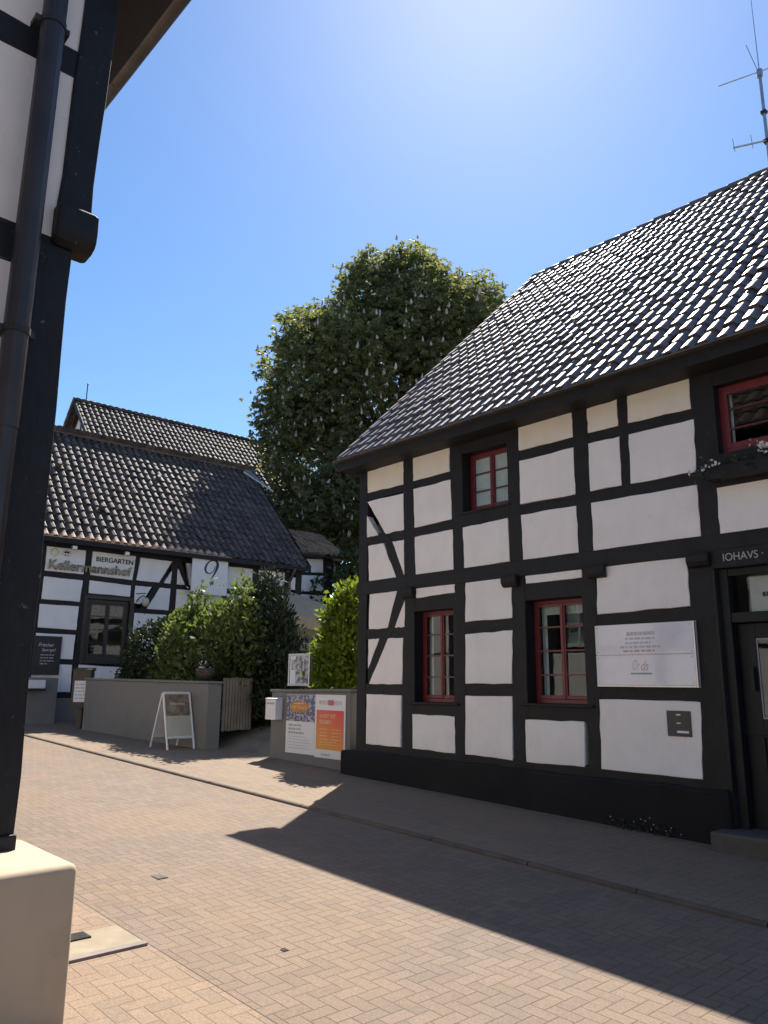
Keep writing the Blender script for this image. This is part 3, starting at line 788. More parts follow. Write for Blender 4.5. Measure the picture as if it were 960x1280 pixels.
    d = dr.build('door', M['door'], H, bevel=.004)
    for x0, x1 in ((5.72, 6.05), (6.12, 6.45)):
        g = MB(); g.box(x0, x1, .182, .186, 1.29, 2.05); g.build('pane', M['glass'], d)
        g = MB(); g.box(x0, x1, .172, .181, 1.29, 1.302); g.box(x0, x1, .172, .181, 2.036, 2.05); g.box(x0, x0 + .012, .172, .181, 1.302, 2.036); g.box(x1 - .012, x1, .172, .181, 1.302, 2.036); g.build('glass_bead', M['greyink'], d)
    g = MB(); g.box(6.52, 6.56, .10, .16, 1.18, 1.36); g.tube([(6.54, .12, 1.27), (6.54, .09, 1.27), (6.44, .09, 1.27)], .009, 8); g.build('handle', M['metal'], d)
    tl = MB(); tl.box(5.57, 6.61, .165, .169, 2.30, 2.66); tp = tl.build('top_light', M['glass'], H); tl = MB(); tl.box(5.70, 6.6, .20, .205, 2.30, 2.66); tl.build('pane_backing', M['greyink'], tp)  # grey sheet behind the glass paints in its reflection
    lines_part('lettering', tp, 5.83, .159, 2.47, .34, 1, .07, M['ink'], np.random.default_rng(8), .6, .035)
    s = MB(); s.box(5.66, 5.70, .10, .165, 1.55, 1.78); s.build('intercom', M['door'], H, bevel=.004)
    # roof: pantiles on both slopes, ridge, eaves box, bargeboards
    tl_p = math.atan2(5.24, 5.35); cs, sn = math.cos(tl_p), math.sin(tl_p)
    tiles((-.15, -.315, 4.975), (1, 0, 0), (0, cs, sn), 55, 25, .192, .299, K=14, amp=.027, lift=.028, roll=.36, jit=.006).build('roof', [M['tile']], H, attr='tile_rand', smooth=True)
    rp = tiles((10.42, 10.40, 4.975), (-1, 0, 0), (0, -cs, sn), 40, 18, .268, .415, K=6)
    rp.build('roof', [M['tile']], H, attr='tile_rand')
    ridge_caps((-.20, 5.045, 10.185), (10.45, 5.045, 10.185), 30, .10).build('ridge_tiles', [M['tile']], H, attr='tile_rand', smooth=True)
    s = MB(); n = 25
    for k in range(n):
        y0 = -.315 + cs * k * .299; z0 = 4.975 + sn * k * .299; y1 = y0 + cs * .335; z1 = z0 + sn * .335
        s.hexa([(-.20, y0, z0 + .075), (-.09, y0, z0 + .085), (-.09, y0, z0 + .045), (-.20, y0 - .02, z0 - .04)], [(-.20, y1, z1 + .05), (-.09, y1, z1 + .055), (-.09, y1, z1 + .03), (-.20, y1, z1 - .06)])
    s.attr = [RNG.random() for _ in s.f]
    s.build('verge_tiles', [M['tile']], H, attr='tile_rand')
    s = MB()
    s.box(-.19, 10.5, -.335, -.298, 4.79, 4.945); s.box(-.19, 10.5, -.30, .02, 4.795, 4.83)
    s.hexa([(-.19, -.30, 4.835), (-.19, .10, 4.835), (-.19, .10, 5.28), (-.19, -.30, 4.90)], [(10.5, -.30, 4.835), (10.5, .10, 4.835), (10.5, .10, 5.28), (10.5, -.30, 4.90)])
    s.build('eaves_board', M['timber2'], H, bevel=.006)
    s = MB(); s.box(-.20, 10.5, -.425, -.336, 4.928, 4.946); s.build('drip_edge', M['zinc'], H, bevel=.004)
    s = MB()
    for (y0, z0, y1, z1) in ((-.30, 4.93, 5.05, 10.16), (10.39, 4.93, 5.05, 10.16)):
        s = MB(); s.hexa([(-.17, y0, z0 - .20), (-.135, y0, z0 - .20), (-.135, y0, z0), (-.17, y0, z0)], [(-.17, y1, z1 - .20), (-.135, y1, z1 - .20), (-.135, y1, z1), (-.17, y1, z1)])
        s.build('bargeboard', M['timber2'], H)
    # gable walls, back wall, floors
    s = MB()
    for x0, x1 in ((.02, .18), (9.38, 9.54)):
        g = [(x0, .12, .0), (x0, 10.0, .0), (x0, 10.0, 5.0), (x0, 5.05, 9.95), (x0, .12, 5.0)]
        s.hexa(g, [(x1, y, z) for _, y, z in g])
    s.box(.18, 9.38, 9.8, 10.0, 0, 5.0)
    s.build('gable_wall', M['plaster'], H)
    s = MB(); s.box(.19, 9.37, .24, 9.79, 2.93, 3.03); s.box(.19, 9.37, .24, 9.79, .2, .3); s.box(.19, 9.37, .24, 9.79, 4.86, 4.96); s.box(.19, 9.37, 2.2, 2.3, .3, 4.86)
    for x in (2.05, 2.98, 5.0): s.box(x, x + .06, .24, 2.2, .3, 4.86)
    s.build('interior', M['interior'], H)
    for k in range(7):
        y = .05 + k * 1.6
        s = MB(); s.box(-.012, .03, y, y + .18, .6, 4.95); o = s.build('gable_post', T, H, bevel=.006)
    for z in (.62, 1.5, 2.3, 3.0, 3.8, 4.7, 6.2, 7.8):
        h = max(0, (z + .16 - 5.0)); s = MB(); s.box(-.016, .028, .1 + h, 10.0 - h, z, z + .16); s.build('gable_beam', T, H, bevel=.006)
    return H
right_house()

def company_sign():
    t = thing('company_sign', 'white two-plate company sign with grey and red print beside the house door', 'sign', uv(-4.19, 7.575, 1.58), ANG_H)
    s = MB(); s.box(-.575, .575, .004, .020, -.004, .655); s.build('backing_plate', M['alu'], t)
    s = MB()
    for a0, a1, c0, c1 in ((.556, .572, 0, .65), (-.566, .556, 0, .014)): s.box(a0, a1, -.035, .004, c0, c1)
    s.build('edge_profile', M['alu'], t)
    for (c0, c1) in ((.333, .648), (.018, .325)):
        s = MB(); s.box(-.565, .553, -.032, -.026, c0, c1); p = s.build('plate', M['acryl'], t, bevel=.001)
        for x in (-.54, .528):
            for z in (c0 + .025, c1 - .025):
                k = MB(); k.tube([(x, -.032, z), (x, -.037, z)], .008, 10); k.build('stud', M['metal'], p)
    b = -.0325
    rng = np.random.default_rng(21)
    lines_part('lettering', t, -.18, b, .548, .32, 1, .05, M['faint'], rng, .75, .028)
    lines_part('lettering', t, -.20, b, .497, .36, 2, .045, M['faint'], rng, .45, .045, .8)
    lines_part('lettering', t, -.26, b, .410, .46, 1, .045, M['faint'], rng, .5, .05)
    lines_part('lettering', t, -.23, b, .368, .36, 1, .04, M['faintred'], rng, .5, .05)
    text_part('lettering', "Or", t, -.13, b, .165, .085, .11, M['faint'], depth=.0006, shear=.35)
    text_part('lettering', "ds", t, -.035, b, .165, .09, .10, M['faintred'], depth=.0006, shear=.35)
    s = MB(); s.box(-.155, .085, b - .0008, b, .125, .142); s.build('underline', M['tealink'], t)
company_sign()

def letterbox():
    t = thing('letterbox', 'square anthracite letterbox with small white name strips set in the white wall', 'letterbox', uv(-3.87, 7.584, 1.098), ANG_H)
    s = MB(); s.box(-.126, .126, -.008, .05, 0, .249); s.build('body', M['anthr'], t, bevel=.004)
    s = MB(); s.box(-.108, .108, -.011, -.0085, .018, .075); s.box(-.108, .108, -.011, -.0085, .095, .155); s.box(-.108, .108, -.011, -.0085, .172, .232); s.build('flap', M['anthr'], t, bevel=.002)
    for a0, a1, c0, c1 in ((-.02, .025, .204, .217), (-.02, .022, .124, .134), (-.02, .102, .034, .056)):
        s = MB(); s.box(a0, a1, -.0135, -.0115, c0, c1); s.build('name_strip', M['paper'], t)
letterbox()

def door_step():
    s = MB(); s.box(-.62, .66, -.34, .20, -.15, .165)
    o = s.build('door_step', M['stepstone'], None, uv(-2.88, 7.62, .13), ANG_H, bevel=.02)
    tag(o, 'worn sandstone step in front of the dark house door', 'step')
door_step()

# ------------------------------------------------------------------ foliage builder
def ellipsoid_clumps(lobes, n, rng, shell=(0.72, 1.04), keep=0.72):
    """points on and near the skins of joined lobes with outward directions"""
    vol = np.array([l[3] * l[5] + l[3] * l[4] for l in lobes]); vol = vol / vol.sum()
    P, Dn = [], []
    for l, w in zip(lobes, vol):
        k = int(n * w); d = rng.normal(size=(k, 3)); d /= np.linalg.norm(d, axis=1, keepdims=True)
        r = rng.uniform(shell[0], shell[1], k) ** 0.8
        lump = 1 + .10 * np.sin(d[:, 0] * 5 + l[0]) * np.sin(d[:, 1] * 6 + l[1]) + .10 * np.sin(d[:, 2] * 7 + l[2] * 3 + d[:, 0] * 4)
        c = np.array(l[:3]); rad = np.array(l[3:6])
        P.append(c + d * rad * (r * lump)[:, None]); nn = d / rad; Dn.append(nn / np.linalg.norm(nn, axis=1, keepdims=True))
    P = np.concatenate(P); Dn = np.concatenate(Dn); ok = np.ones(len(P), bool)
    for l in lobes:
        q = (P - np.array(l[:3])) / np.array(l[3:6]); ok &= (q ** 2).sum(1) > keep ** 2
    return P[ok], Dn[ok]

def foliage(name, lobes, nclump, per, spread, L, W, mat, parent, rng, droop=0.0, upright=0.0, rndbase=None, keep=.72, shell=(.72, 1.04)):
    P, N = ellipsoid_clumps(lobes, nclump, rng, shell, keep)
    C = np.repeat(P, per, 0) + rng.normal(size=(len(P) * per, 3)) * spread
    D = np.repeat(N, per, 0) * .7 + rng.normal(size=(len(P) * per, 3)) * .8
    D[:, 2] += upright - droop
    Ls = L * rng.uniform(.65, 1.25, len(C)); Ws = W * rng.uniform(.7, 1.25, len(C))
    clump_r = np.repeat(rng.random(len(P)), per)
    V, r = leaves(C, D, Ls, Ws, rng, rnd=np.clip(.55 * clump_r + .45 * rng.random(len(C)), 0, 1))
    return leaf_obj(name, V, r, mat, parent), P, N

# ------------------------------------------------------------------ flower box and wall weeds of the right-hand house
def flower_box():
    t = thing('flower_box', 'dark flower box with trailing white blossom under the upper window above the door', 'flower box', uv(-2.85, 7.50, 3.60), ANG_H)
    s = MB(); s.box(-.45, .55, -.10, .075, 0, .13); s.build('trough', M['timber'], t, bevel=.008)
    rng = np.random.default_rng(3)
    C = np.array([(x, y, z) for x, y, z in zip(rng.uniform(-.62, .55, 170), rng.normal(-.06, .05, 170), .09 + rng.normal(0, .045, 170))])
    C[:, 2] += np.where(C[:, 0] < -.45, -.0, .03)
    V, r = leaves(C, rng.normal(size=C.shape) + (0, -.4, .2), .045, .03, rng)
    leaf_obj('foliage', V, r, M['leaf_d'], t)
    P = []
    for cx, cz, n, sp in ((-.585, .10, 8, .02), (-.44, .12, 9, .02), (-.34, .16, 8, .02), (-.49, .22, 2, .015), (.14, .22, 34, .035), (.05, .29, 5, .02)):
        P.append(np.array([cx, -.12, cz]) + rng.normal(size=(n, 3)) * (sp, .03, sp * .8))
    P = np.concatenate(P); V, r = leaves(P, rng.normal(size=P.shape) + (0, -1, .3), .034, .034, rng, .1)
    leaf_obj('blossom', V, r, M['petal'], t)
flower_box()

def weed(u, v, z, h, n, label, seed):
    rng = np.random.default_rng(seed)
    t = thing('wall_weed', label, 'weed', uv(u, v, z), ANG_H)
    C = np.stack([rng.normal(0, .07, n), rng.normal(-.02, .025, n), rng.uniform(0, h, n)], 1)
    V, r = leaves(C, rng.normal(size=C.shape) + (0, -.3, .5), .04, .018, rng)
    leaf_obj('foliage', V, r, M['leaf_c'], t)
    m = n // 5; C = np.stack([rng.normal(0, .09, m), rng.normal(-.04, .02, m), rng.uniform(h * .3, h * 1.15, m)], 1)
    V, r = leaves(C, rng.normal(size=C.shape) + (0, -1, .5), .016, .016, rng, .1)
    leaf_obj('blossom', V, r, M['pinkpetal'], t)
weed(-4.50, 7.49, .16, .10, 34, 'small wall weed with few pale flowers, growing farthest from the door', 1)
weed(-4.28, 7.49, .155, .14, 40, 'tallest of the small flowering wall weeds at the black plinth', 2)
weed(-4.05, 7.49, .15, .09, 46, 'low flowering wall weed at the black plinth, growing nearest the door step', 4)

def antenna():
    t = thing('roof_antenna', 'grey aerial mast with thin cross arms on the ridge of the shiny roof', 'antenna', uv(-4.09, 12.645, 10.15), ANG_H)
    m = MB(); m.tube([(0, 0, -.5), (0, 0, 2.02)], .028, 10); m.tube([(0, 0, 1.93), (0, 0, 2.07)], .05, 10); m.build('mast', M['metal'], t)
    m = MB(); m.tube([(.40, .15, 2.06), (-.63, -.23, 2.0)], .010, 8); m.build('cross_arm', M['metal'], t)
    m = MB(); m.tube([(.25, .1, .63), (-.47, -.28, .61)], .016, 8)
    for q, h in ((-.95, .19), (-.42, .2)): m.tube([(-.47 * -q if q > 0 else .47 * q, -.28 * -q if q > 0 else .28 * q, .61 - h * .4), (.47 * q - .02, .28 * q, .61 + h)], .006, 6)
    m.build('dipole_arm', M['metal'], t)
    m = MB(); m.tube([(0, 0, 2.05), (-.02, .05, 4.4)], [.009, .004], 6); m.build('whip_rod', M['metal'], t)
    m = MB(); m.tube([(-.02, 0, 2.05), (-.16, -.03, 2.68)], .007, 6); m.build('stub_rod', M['metal'], t)
    m = MB(); m.box(-.045, .045, -.045, .045, 1.18, 1.23); m.box(-.05, .05, -.05, .05, .60, .66); m.tube([(.03, 0, 1.2), (.2, .05, 1.2)], .012, 6); m.build('clamp', M['iron'], t)
antenna()

# ------------------------------------------------------------------ left-hand house: gable end towards the viewer, long side on the street
def left_house():
    L = thing('timber_house', 'near half-timbered house with cream corner plinth, black corner post and brown downpipe', 'house', uv(-4.25, 1.44, 0), ANG_H + math.pi / 2)
    T, PL = M['timber_l'], M['plaster_l']
    # gable end: a = along the wall (0 at the street corner, negative away from it), b = into the house
    xs = [-.235, -1.75, -1.95, -3.45, -3.65, -5.15, -5.35, -6.8]
    rows = [(.95, 2.235), (2.31, 3.87), (4.09, 5.19), (5.375, 6.5)]
    for i in range(0, 8, 2):
        for c0, c1 in rows:
            q = [(xs[i + 1], c1), (xs[i], c1), (xs[i], c0), (xs[i + 1], c0)]
            if c0 > 4: q = [(xs[i + 1], c1), (xs[i] + (.115 if i == 0 else 0), c1 + (.02 if i == 0 else 0)), (xs[i] + (.105 if i == 0 else 0), c0), (xs[i + 1], c0)]
            panel(L, q, PL, b_front=.004, jit=.008)
    for i in (1, 3, 5):
        beam(L, 'post', xs[i + 1] - .01, xs[i] + .01, .8, 6.6, -.004, .22, T, jit=.008)
    beam(L, 'corner_post', -.245, -.035, .80, 4.05, -.012, .24, T, jit=.007, bev=.014, tilt=-.025)
    beam(L, 'corner_post', -.135, .062, 4.2, 6.7, -.022, .24, T, jit=.010, bev=.014, tilt=.05)
    beam(L, 'post_foot', -.29, -.02, .765, .85, -.035, .26, T, jit=.008, bev=.012)
    for c0, c1 in ((.78, .95), (2.225, 2.315), (3.86, 4.10), (5.18, 5.38), (6.45, 6.62)):
        beam(L, 'beam', -6.9, -.10, c0, c1, -.001, .20, T, jit=.008, bev=.012)
    s = MB()   # jetty corbel under the upper corner post
    prof = [(.10, 4.31), (-.075, 4.30), (-.095, 4.275), (-.10, 4.17), (-.092, 4.11), (-.066, 4.07), (-.02, 4.05), (.10, 4.04)]
    s.hexa([(-.17, b, c) for b, c in prof], [(.068, b, c) for b, c in prof]); s.build('corbel', T, L, bevel=.03)
    # plinth of cream stucco, rounded edges
    s = MB(); s.box(-7.0, .107, -.515, .26, -.1, .777); o = s.build('plinth', M['stucco'], L)
    bv = o.modifiers.new("round", 'BEVEL'); bv.width = .035; bv.segments = 4
    o.data.polygons.foreach_set('use_smooth', [True] * 6)
    # downpipe and its brackets
    s = MB(); s.tube([(-.335, -.15, -.02 + .79), (-.335, -.15, 2.9)], .062, 16); s.tube([(-.335, -.15, 2.86), (-.335, -.15, 6.3)], .066, 16, cap=True)
    s.tube([(-.335, -.15, 6.25), (-.30, -.15, 6.40), (.32, -.15, 6.42), (.52, -.10, 6.2)], .062, 12)
    dp = s.build('downpipe', M['pipe'], L, smooth=False)
    for z in (1.6, 3.4, 5.33):
        s = MB(); s.tube([(-.335, -.15, z - .02), (-.335, -.15, z + .02)], .072, 16); s.box(-.435, -.24, -.155, -.06, z - .018, z + .018); s.build('bracket', M['iron'], dp)
    # street side
    W = bpy.data.objects.new('street_side', None); COL.objects.link(W)   # helper frame, removed below
    k = 0; x = .24
    while x < 13.2:
        for c0, c1 in ((.95, 2.24), (2.31, 3.87), (4.09, 5.19), (5.375, 6.0)):
            win = (k % 2 == 1) and (c0 in (2.31, 4.09))
            if win:
                casement(W, x + .12, x + 1.1, c0 + .06, c1 - .1, .12, 3, M['white'], M['white'], curtain=[(x + .2, x + 1.0, c0 + .12, c1 - .2)])
                beam(W, 'post', x, x + .12, c0, c1, -.004, .2, T); beam(W, 'post', x + 1.1, x + 1.22, c0, c1, -.004, .2, T)
            else:
                panel(W, rect(x, x + 1.22, c0, c1), M['plaster'], b_front=-.012)
        beam(W, 'post', x + 1.22, x + 1.42, .78, 6.1, -.006, .2, T)
        x += 1.42; k += 1
    for c0, c1 in ((.78, .95), (2.225, 2.315), (3.86, 4.10), (5.18, 5.38), (6.0, 6.2)):
        beam(W, 'beam', .24, 13.3, c0, c1, -.001, .19, T)
    s = MB(); s.box(.26, 13.4, -.09, .3, -.1, .78); s.build('plinth', M['stucco'], W, bevel=.02)
    for ch in [o for o in bpy.data.objects if o.parent == W]:
        ch.parent = L; ch.rotation_euler = (0, 0, math.pi / 2)
    bpy.data.objects.remove(W)
    # roof, eaves soffit and gutter along the street side
    pitch = R(46); cs, sn = math.cos(pitch), math.sin(pitch)
    run = 4.2
    tiles((.42, -.35, 6.16), (0, 1, 0), (-cs, 0, sn), 52, 15, .268, .40, K=6).build('roof', [M['tile_b']], L, attr='tile_rand')
    tiles((.42 - 2 * run, 13.6, 6.16), (0, -1, 0), (cs, 0, sn), 52, 15, .268, .40, K=6).build('roof', [M['tile_b']], L, attr='tile_rand')
    ridge_caps((.42 - run, -.35, 6.18 + run * sn / cs), (.42 - run, 13.6, 6.18 + run * sn / cs), 32, .12).build('ridge_tiles', [M['tile_b']], L, attr='tile_rand')
    s = MB(); s.box(-.02, .40, -.30, 13.5, 6.06, 6.09); s.box(.37, .40, -.30, 13.5, 6.09, 6.17); s.build('soffit', M['timber2'], L)
    s = MB()
    n = 14; r0, r1 = .105, .098
    for y0, y1 in ((-.40, .9), (.905, 3.9), (3.905, 6.9), (6.905, 13.6)):
        vs = []
        for y in (y0, y1):
            for rr in (r0, r1):
                for q in range(n + 1):
                    t = math.pi * (1 + q / n); vs.append((.42 + math.cos(t) * rr, y, 6.165 + math.sin(t) * rr))
        m = n + 1; fs = []
        for q in range(n):
            fs += [(q, q + 1, 2 * m + q + 1, 2 * m + q), (m + q, 3 * m + q, 3 * m + q + 1, m + q + 1), (q, m + q, m + q + 1, q + 1), (2 * m + q, 2 * m + q + 1, 3 * m + q + 1, 3 * m + q)]
        fs += [(0, 2 * m, 3 * m, m), (n, m + n, 3 * m + n, 2 * m + n)]
        s.add(vs, fs)
    s.build('gutter', M['zinc'], L, smooth=False)
    # upper gable, back walls, dark inside
    s = MB()
    for y0, y1 in ((.05, .2), (13.1, 13.25)):
        g = [(.0, 6.0), (-7.55, 6.0), (.42 - run, 6.0 + run * .98)]
        s.hexa([(a, y0, c) for a, c in g], [(a, y1, c) for a, c in g])
    s.box(-7.0, -.26, 13.1, 13.25, 0, 6.0); s.box(-7.0, -6.85, .2, 13.1, 0, 6.0)
    s.build('gable_wall', M['plaster'], L)
    s = MB(); s.box(-6.8, -.25, .26, 13.0, 3.9, 4.0); s.box(-2.0, -1.9, .26, 13.0, .8, 6.0); s.build('interior', M['interior'], L)
left_house()

def added_bounce_house():
    # added house behind the viewer: bounces light onto the shaded panels, shows in the panes
    Lh = thing('timber_house', 'sunlit half-timbered house added behind the viewer for bounced light, seen only in the window reflections', 'house', uv(9.5, -3.6, -.25), ANG_H + math.pi)
    x = 0.0; k = 0
    while x < 11:
        for c0, c1 in ((.95, 2.24), (2.40, 3.87), (4.03, 5.19)):
            if k % 2 and c0 < 4: casement(Lh, x + .3, x + 1.2, c0 + .15, c1 - .1, .12, 3, M['white'], M['white'], curtain=[(x + .4, x + 1.1, c0 + .2, c1 - .2)]); panel(Lh, rect(x + .01, x + .29, c0, c1), M['plaster_o']); panel(Lh, rect(x + 1.21, x + 1.35, c0, c1), M['plaster_o'])
            else: panel(Lh, rect(x, x + 1.36, c0, c1), M['plaster_o'], b_front=-.012)
        beam(Lh, 'post', x + 1.36, x + 1.52, .78, 5.35, -.006, .2, M['timber_l'])
        x += 1.52; k += 1
    for c0, c1 in ((.78, .95), (2.24, 2.40), (3.87, 4.03), (5.19, 5.35)): beam(Lh, 'beam', -.1, x, c0, c1, -.001, .19, M['timber_l'])
    s = MB(); s.box(-.1, x, -.06, .3, -.1, .78); s.build('plinth', M['stucco'], Lh, bevel=.02)
    s = MB(); s.hexa([(-.3, -.35, 5.30), (-.3, 4, 9.4), (-.3, 8.3, 5.3)], [(x + .3, -.35, 5.30), (x + .3, 4, 9.4), (x + .3, 8.3, 5.3)]); s.build('roof', M['tile_b'], Lh)
    s = MB(); s.box(-.1, .05, .2, 8, 0, 5.3); s.box(x - .15, x, .2, 8, 0, 5.3); s.box(.05, x - .15, 2, 2.1, .3, 5.3); s.build('side_wall', M['plaster_o'], Lh)
added_bounce_house()

# ------------------------------------------------------------------ tavern across the end of the street
def tavern():
    B = thing('tavern_house', 'half-timbered tavern with beer garden lettering and a weathered brown tiled roof', 'house', tn(0, 0, 0), ANG_B)
    T, P = M['timber'], M['plaster_t']
    Q = {
     's1': [(-.45,4.83),(.51,4.83),(.50,4.21),(-.45,4.22)], 's2': [(.68,4.83),(1.83,4.83),(1.78,4.18),(.66,4.22)],
     'l2': [(-.45,4.08),(.50,4.06),(.47,3.51),(-.46,3.52)], 'm2': [(.66,4.08),(1.76,4.04),(1.75,3.74),(.66,3.75)],
     'l3': [(-.49,3.40),(.46,3.40),(.45,2.81),(-.48,2.83)], 'l4': [(-.50,2.70),(.44,2.69),(.43,2.09),(-.49,2.11)],
     'l5': [(-.50,1.98),(.43,1.96),(.44,1.30),(-.53,1.32)], 'w0': [(.58,1.97),(1.70,1.92),(1.70,1.30),(.59,1.30)],
     'a1': [(1.96,4.81),(2.86,4.80),(2.52,4.18),(1.88,4.19)], 'a1b': [(2.87,4.55),(2.87,4.5),(2.85,4.18),(2.66,4.18)],
     'a2': [(1.87,4.05),(2.33,4.05),(2.05,3.57),(1.86,3.58)], 'a2b': [(2.56,4.05),(2.86,4.05),(2.85,3.45),(2.22,3.46)],
     'c0': [(3.03,4.62),(3.06,4.6),(3.28,4.18),(3.03,4.18)], 'c0b': [(3.30,4.80),(4.38,4.80),(4.38,4.18),(3.42,4.18)], 'c0c': [(3.04,4.05),(4.38,4.05),(4.38,3.45),(3.04,3.45)],
     'c1': [(4.59,4.84),(5.40,4.84),(5.39,4.20),(4.56,4.19)], 'c2': [(5.60,4.84),(6.52,4.84),(6.49,4.19),(5.59,4.18)], 'c3': [(6.72,4.71),(6.91,4.73),(6.90,4.34),(6.69,4.34)],
     'd1': [(4.58,4.05),(5.40,4.05),(5.39,3.45),(4.58,3.45)], 'd2': [(5.60,4.05),(6.50,4.05),(6.49,3.45),(5.59,3.45)],
     'e1': [(-1.7,4.83),(-.62,4.83),(-.62,4.22),(-1.7,4.22)], 'e2': [(-1.7,4.08),(-.62,4.08),(-.62,3.52),(-1.7,3.52)], 'e3': [(-1.7,3.40),(-.64,3.40),(-.64,2.82),(-1.7,2.82)], 'e4': [(-1.7,2.7),(-.66,2.7),(-.66,2.1),(-1.7,2.1)],
     'f1': [(-2.9,4.83),(-1.86,4.83),(-1.86,4.22),(-2.9,4.22)], 'f2': [(-2.9,4.08),(-1.86,4.08),(-1.86,3.52),(-2.9,3.52)], 'f3': [(-2.9,3.4),(-1.86,3.4),(-1.86,2.82),(-2.9,2.82)],
    }
    for k, q in Q.items(): panel(B, q, P, b_front=-.014, jit=.005)
    for x0, x1, s_, z1 in ((4.58, 5.40, 2.1, 3.33), (5.60, 6.50, 2.1, 3.33), (3.04, 4.38, 2.1, 3.33), (1.9, 2.86, 2.1, 3.33)): panel(B, rect(x0, x1, s_, z1), P, b_front=-.014)
    for a0, a1, c0, c1 in ((-3.1,-2.9,.4,5),(-1.86,-1.70,.4,5),(-.64,-.46,.4,5),(.47,.67,.4,5),(1.76,1.93,.4,5),(2.855,3.04,.4,5),(4.38,4.58,.4,5.1),(5.40,5.60,.4,5),(6.51,6.71,.4,5),(6.90,7.10,.4,5.0)):
        beam(B, 'post', a0, a1, c0, c1, -.006, .2, T)
    for a0, a1, c0, c1 in ((-3.1,7.1,4.82,5.02),(-3.1,7.1,4.06,4.205),(-3.1,.6,3.40,3.52),(1.8,7.1,3.33,3.46),(-3.1,.6,2.69,2.825),(-3.1,.6,1.97,2.105),(1.8,7.1,1.95,2.1),(-3.1,7.1,1.15,1.31),(.6,1.85,3.62,3.76),(.6,1.85,1.95,2.06)):
        beam(B, 'beam', a0, a1, c0, c1, -.001, .19, T)
    brace(B, [(2.74,4.83),(2.90,4.83),(2.62,4.20),(2.30,3.55),(2.18,3.35),(2.02,3.35),(2.10,3.55),(2.46,4.20)], -.010, .1, T)
    brace(B, [(3.00,4.83),(3.14,4.83),(3.42,4.14),(3.27,4.14)], -.010, .1, T)
    s = MB(); s.box(-3.1, 7.1, -.05, .25, -.1, 1.16); s.build('plinth', M['grey_render'], B, bevel=.01)
    # dark window with shutters' surround
    casement(B, .66, 1.78, 2.06, 3.62, .07, 4, M['dkwood'], M['dkwood'], frame_w=.09, sash_w=.05, curtain=[(.78, 1.2, 3.22, 3.48), (1.24, 1.66, 3.22, 3.48), (1.24, 1.66, 2.2, 2.5)], curtain_mat=M['boxwood'])
    s = MB(); s.box(.58, .66, -.02, .1, 2.0, 3.70); s.box(1.78, 1.87, -.02, .1, 2.0, 3.70); s.box(.66, 1.78, -.02, .1, 3.62, 3.71); s.box(.56, 1.88, -.06, .1, 2.0, 2.058); s.build('window_surround', M['dkwood'], B, bevel=.005)
    # main roof
    cs = sn = math.sqrt(.5)
    tl = tiles((-3.3, -.36, 5.02), (1, 0, 0), (0, cs, sn), 48, 17, .219, .322, K=10, amp=.044, lift=.048, mi_first=1, jit=.009, first_n=35)  # lighter first course paints in the sunlit eave strip, left part only
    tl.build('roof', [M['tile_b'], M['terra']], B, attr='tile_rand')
    tiles((7.21, 7.26, 5.02), (-1, 0, 0), (0, -cs, sn), 40, 14, .264, .40, K=5).build('roof', [M['tile_b']], B, attr='tile_rand')
    ridge_caps((-3.3, 3.46, 8.85), (7.25, 3.46, 8.85), 30, .10).build('ridge_tiles', [M['tile_b']], B, attr='tile_rand')
    s = MB(); s.box(-3.3, 7.2, -.36, .0, 4.93, 4.955); s.box(-3.3, 7.2, -.385, -.36, 4.90, 5.02); s.build('eaves_board', M['timber'], B)
    s = MB(); s.box(-3.3, 4.5, -.36, -.345, 5.02, 5.045); s.build('eaves_sunlit_strip', M['terra'], B)  # terracotta strip, coloured for the sunlit line along the eave
    s = MB()
    for y0, z0, y1, z1 in ((-.36, 5.0, 3.45, 8.81), (7.26, 5.0, 3.45, 8.81)):
        for x in (7.2, -3.33):
            s = MB(); s.hexa([(x, y0, z0 - .18), (x + .03, y0, z0 - .18), (x + .03, y0, z0 + .07), (x, y0, z0 + .07)], [(x, y1, z1 - .18), (x + .03, y1, z1 - .18), (x + .03, y1, z1 + .07), (x, y1, z1 + .07)])
            s.build('bargeboard', M['timber'], B)
    s = MB(); s.hexa([(6.75, 3.25, 8.72), (7.55, 2.55, 8.02), (7.62, 2.75, 8.1), (7.0, 3.45, 8.92)], [(6.75, 3.25, 8.76), (7.55, 2.55, 8.06), (7.62, 2.75, 8.14), (7.0, 3.45, 8.96)]); s.build('flashing', M['alu'], B)
    s = MB()
    for x0, x1 in ((-3.05, -2.9), (6.93, 7.08)):
        g = [(.2, .4), (6.9, .4), (6.9, 5.0), (3.45, 8.6), (.2, 5.2)]; s.hexa([(x0, b, c) for b, c in g], [(x1, b, c) for b, c in g])
    s.box(-2.9, 6.93, 6.75, 6.9, .4, 5.0); s.build('gable_wall', P, B)
    s = MB(); s.box(-2.85, 6.9, .8, .9, .4, 5.0); s.box(-2.85, 6.9, .25, .8, 4.5, 4.6); s.build('interior', M['slate'], B)
    s = MB(); s.tube([(6.62, -.40, 4.93), (6.62, -.38, 4.86), (6.64, -.09, 4.55), (6.64, -.09, 1.0)], .042, 10); s.build('downpipe', M['zinc'], B)
    for x, z in ((1.05, 6.1), (3.2, 7.6), (5.6, 6.4), (.2, 7.4)):
        y = z - 5.02 - .36; s = MB(); s.tube([(x, y - .04, z + .03), (x, y - .14, z + .12)], [.09, .06], 8); s.build('vent_tile', M['tile_b'], B)
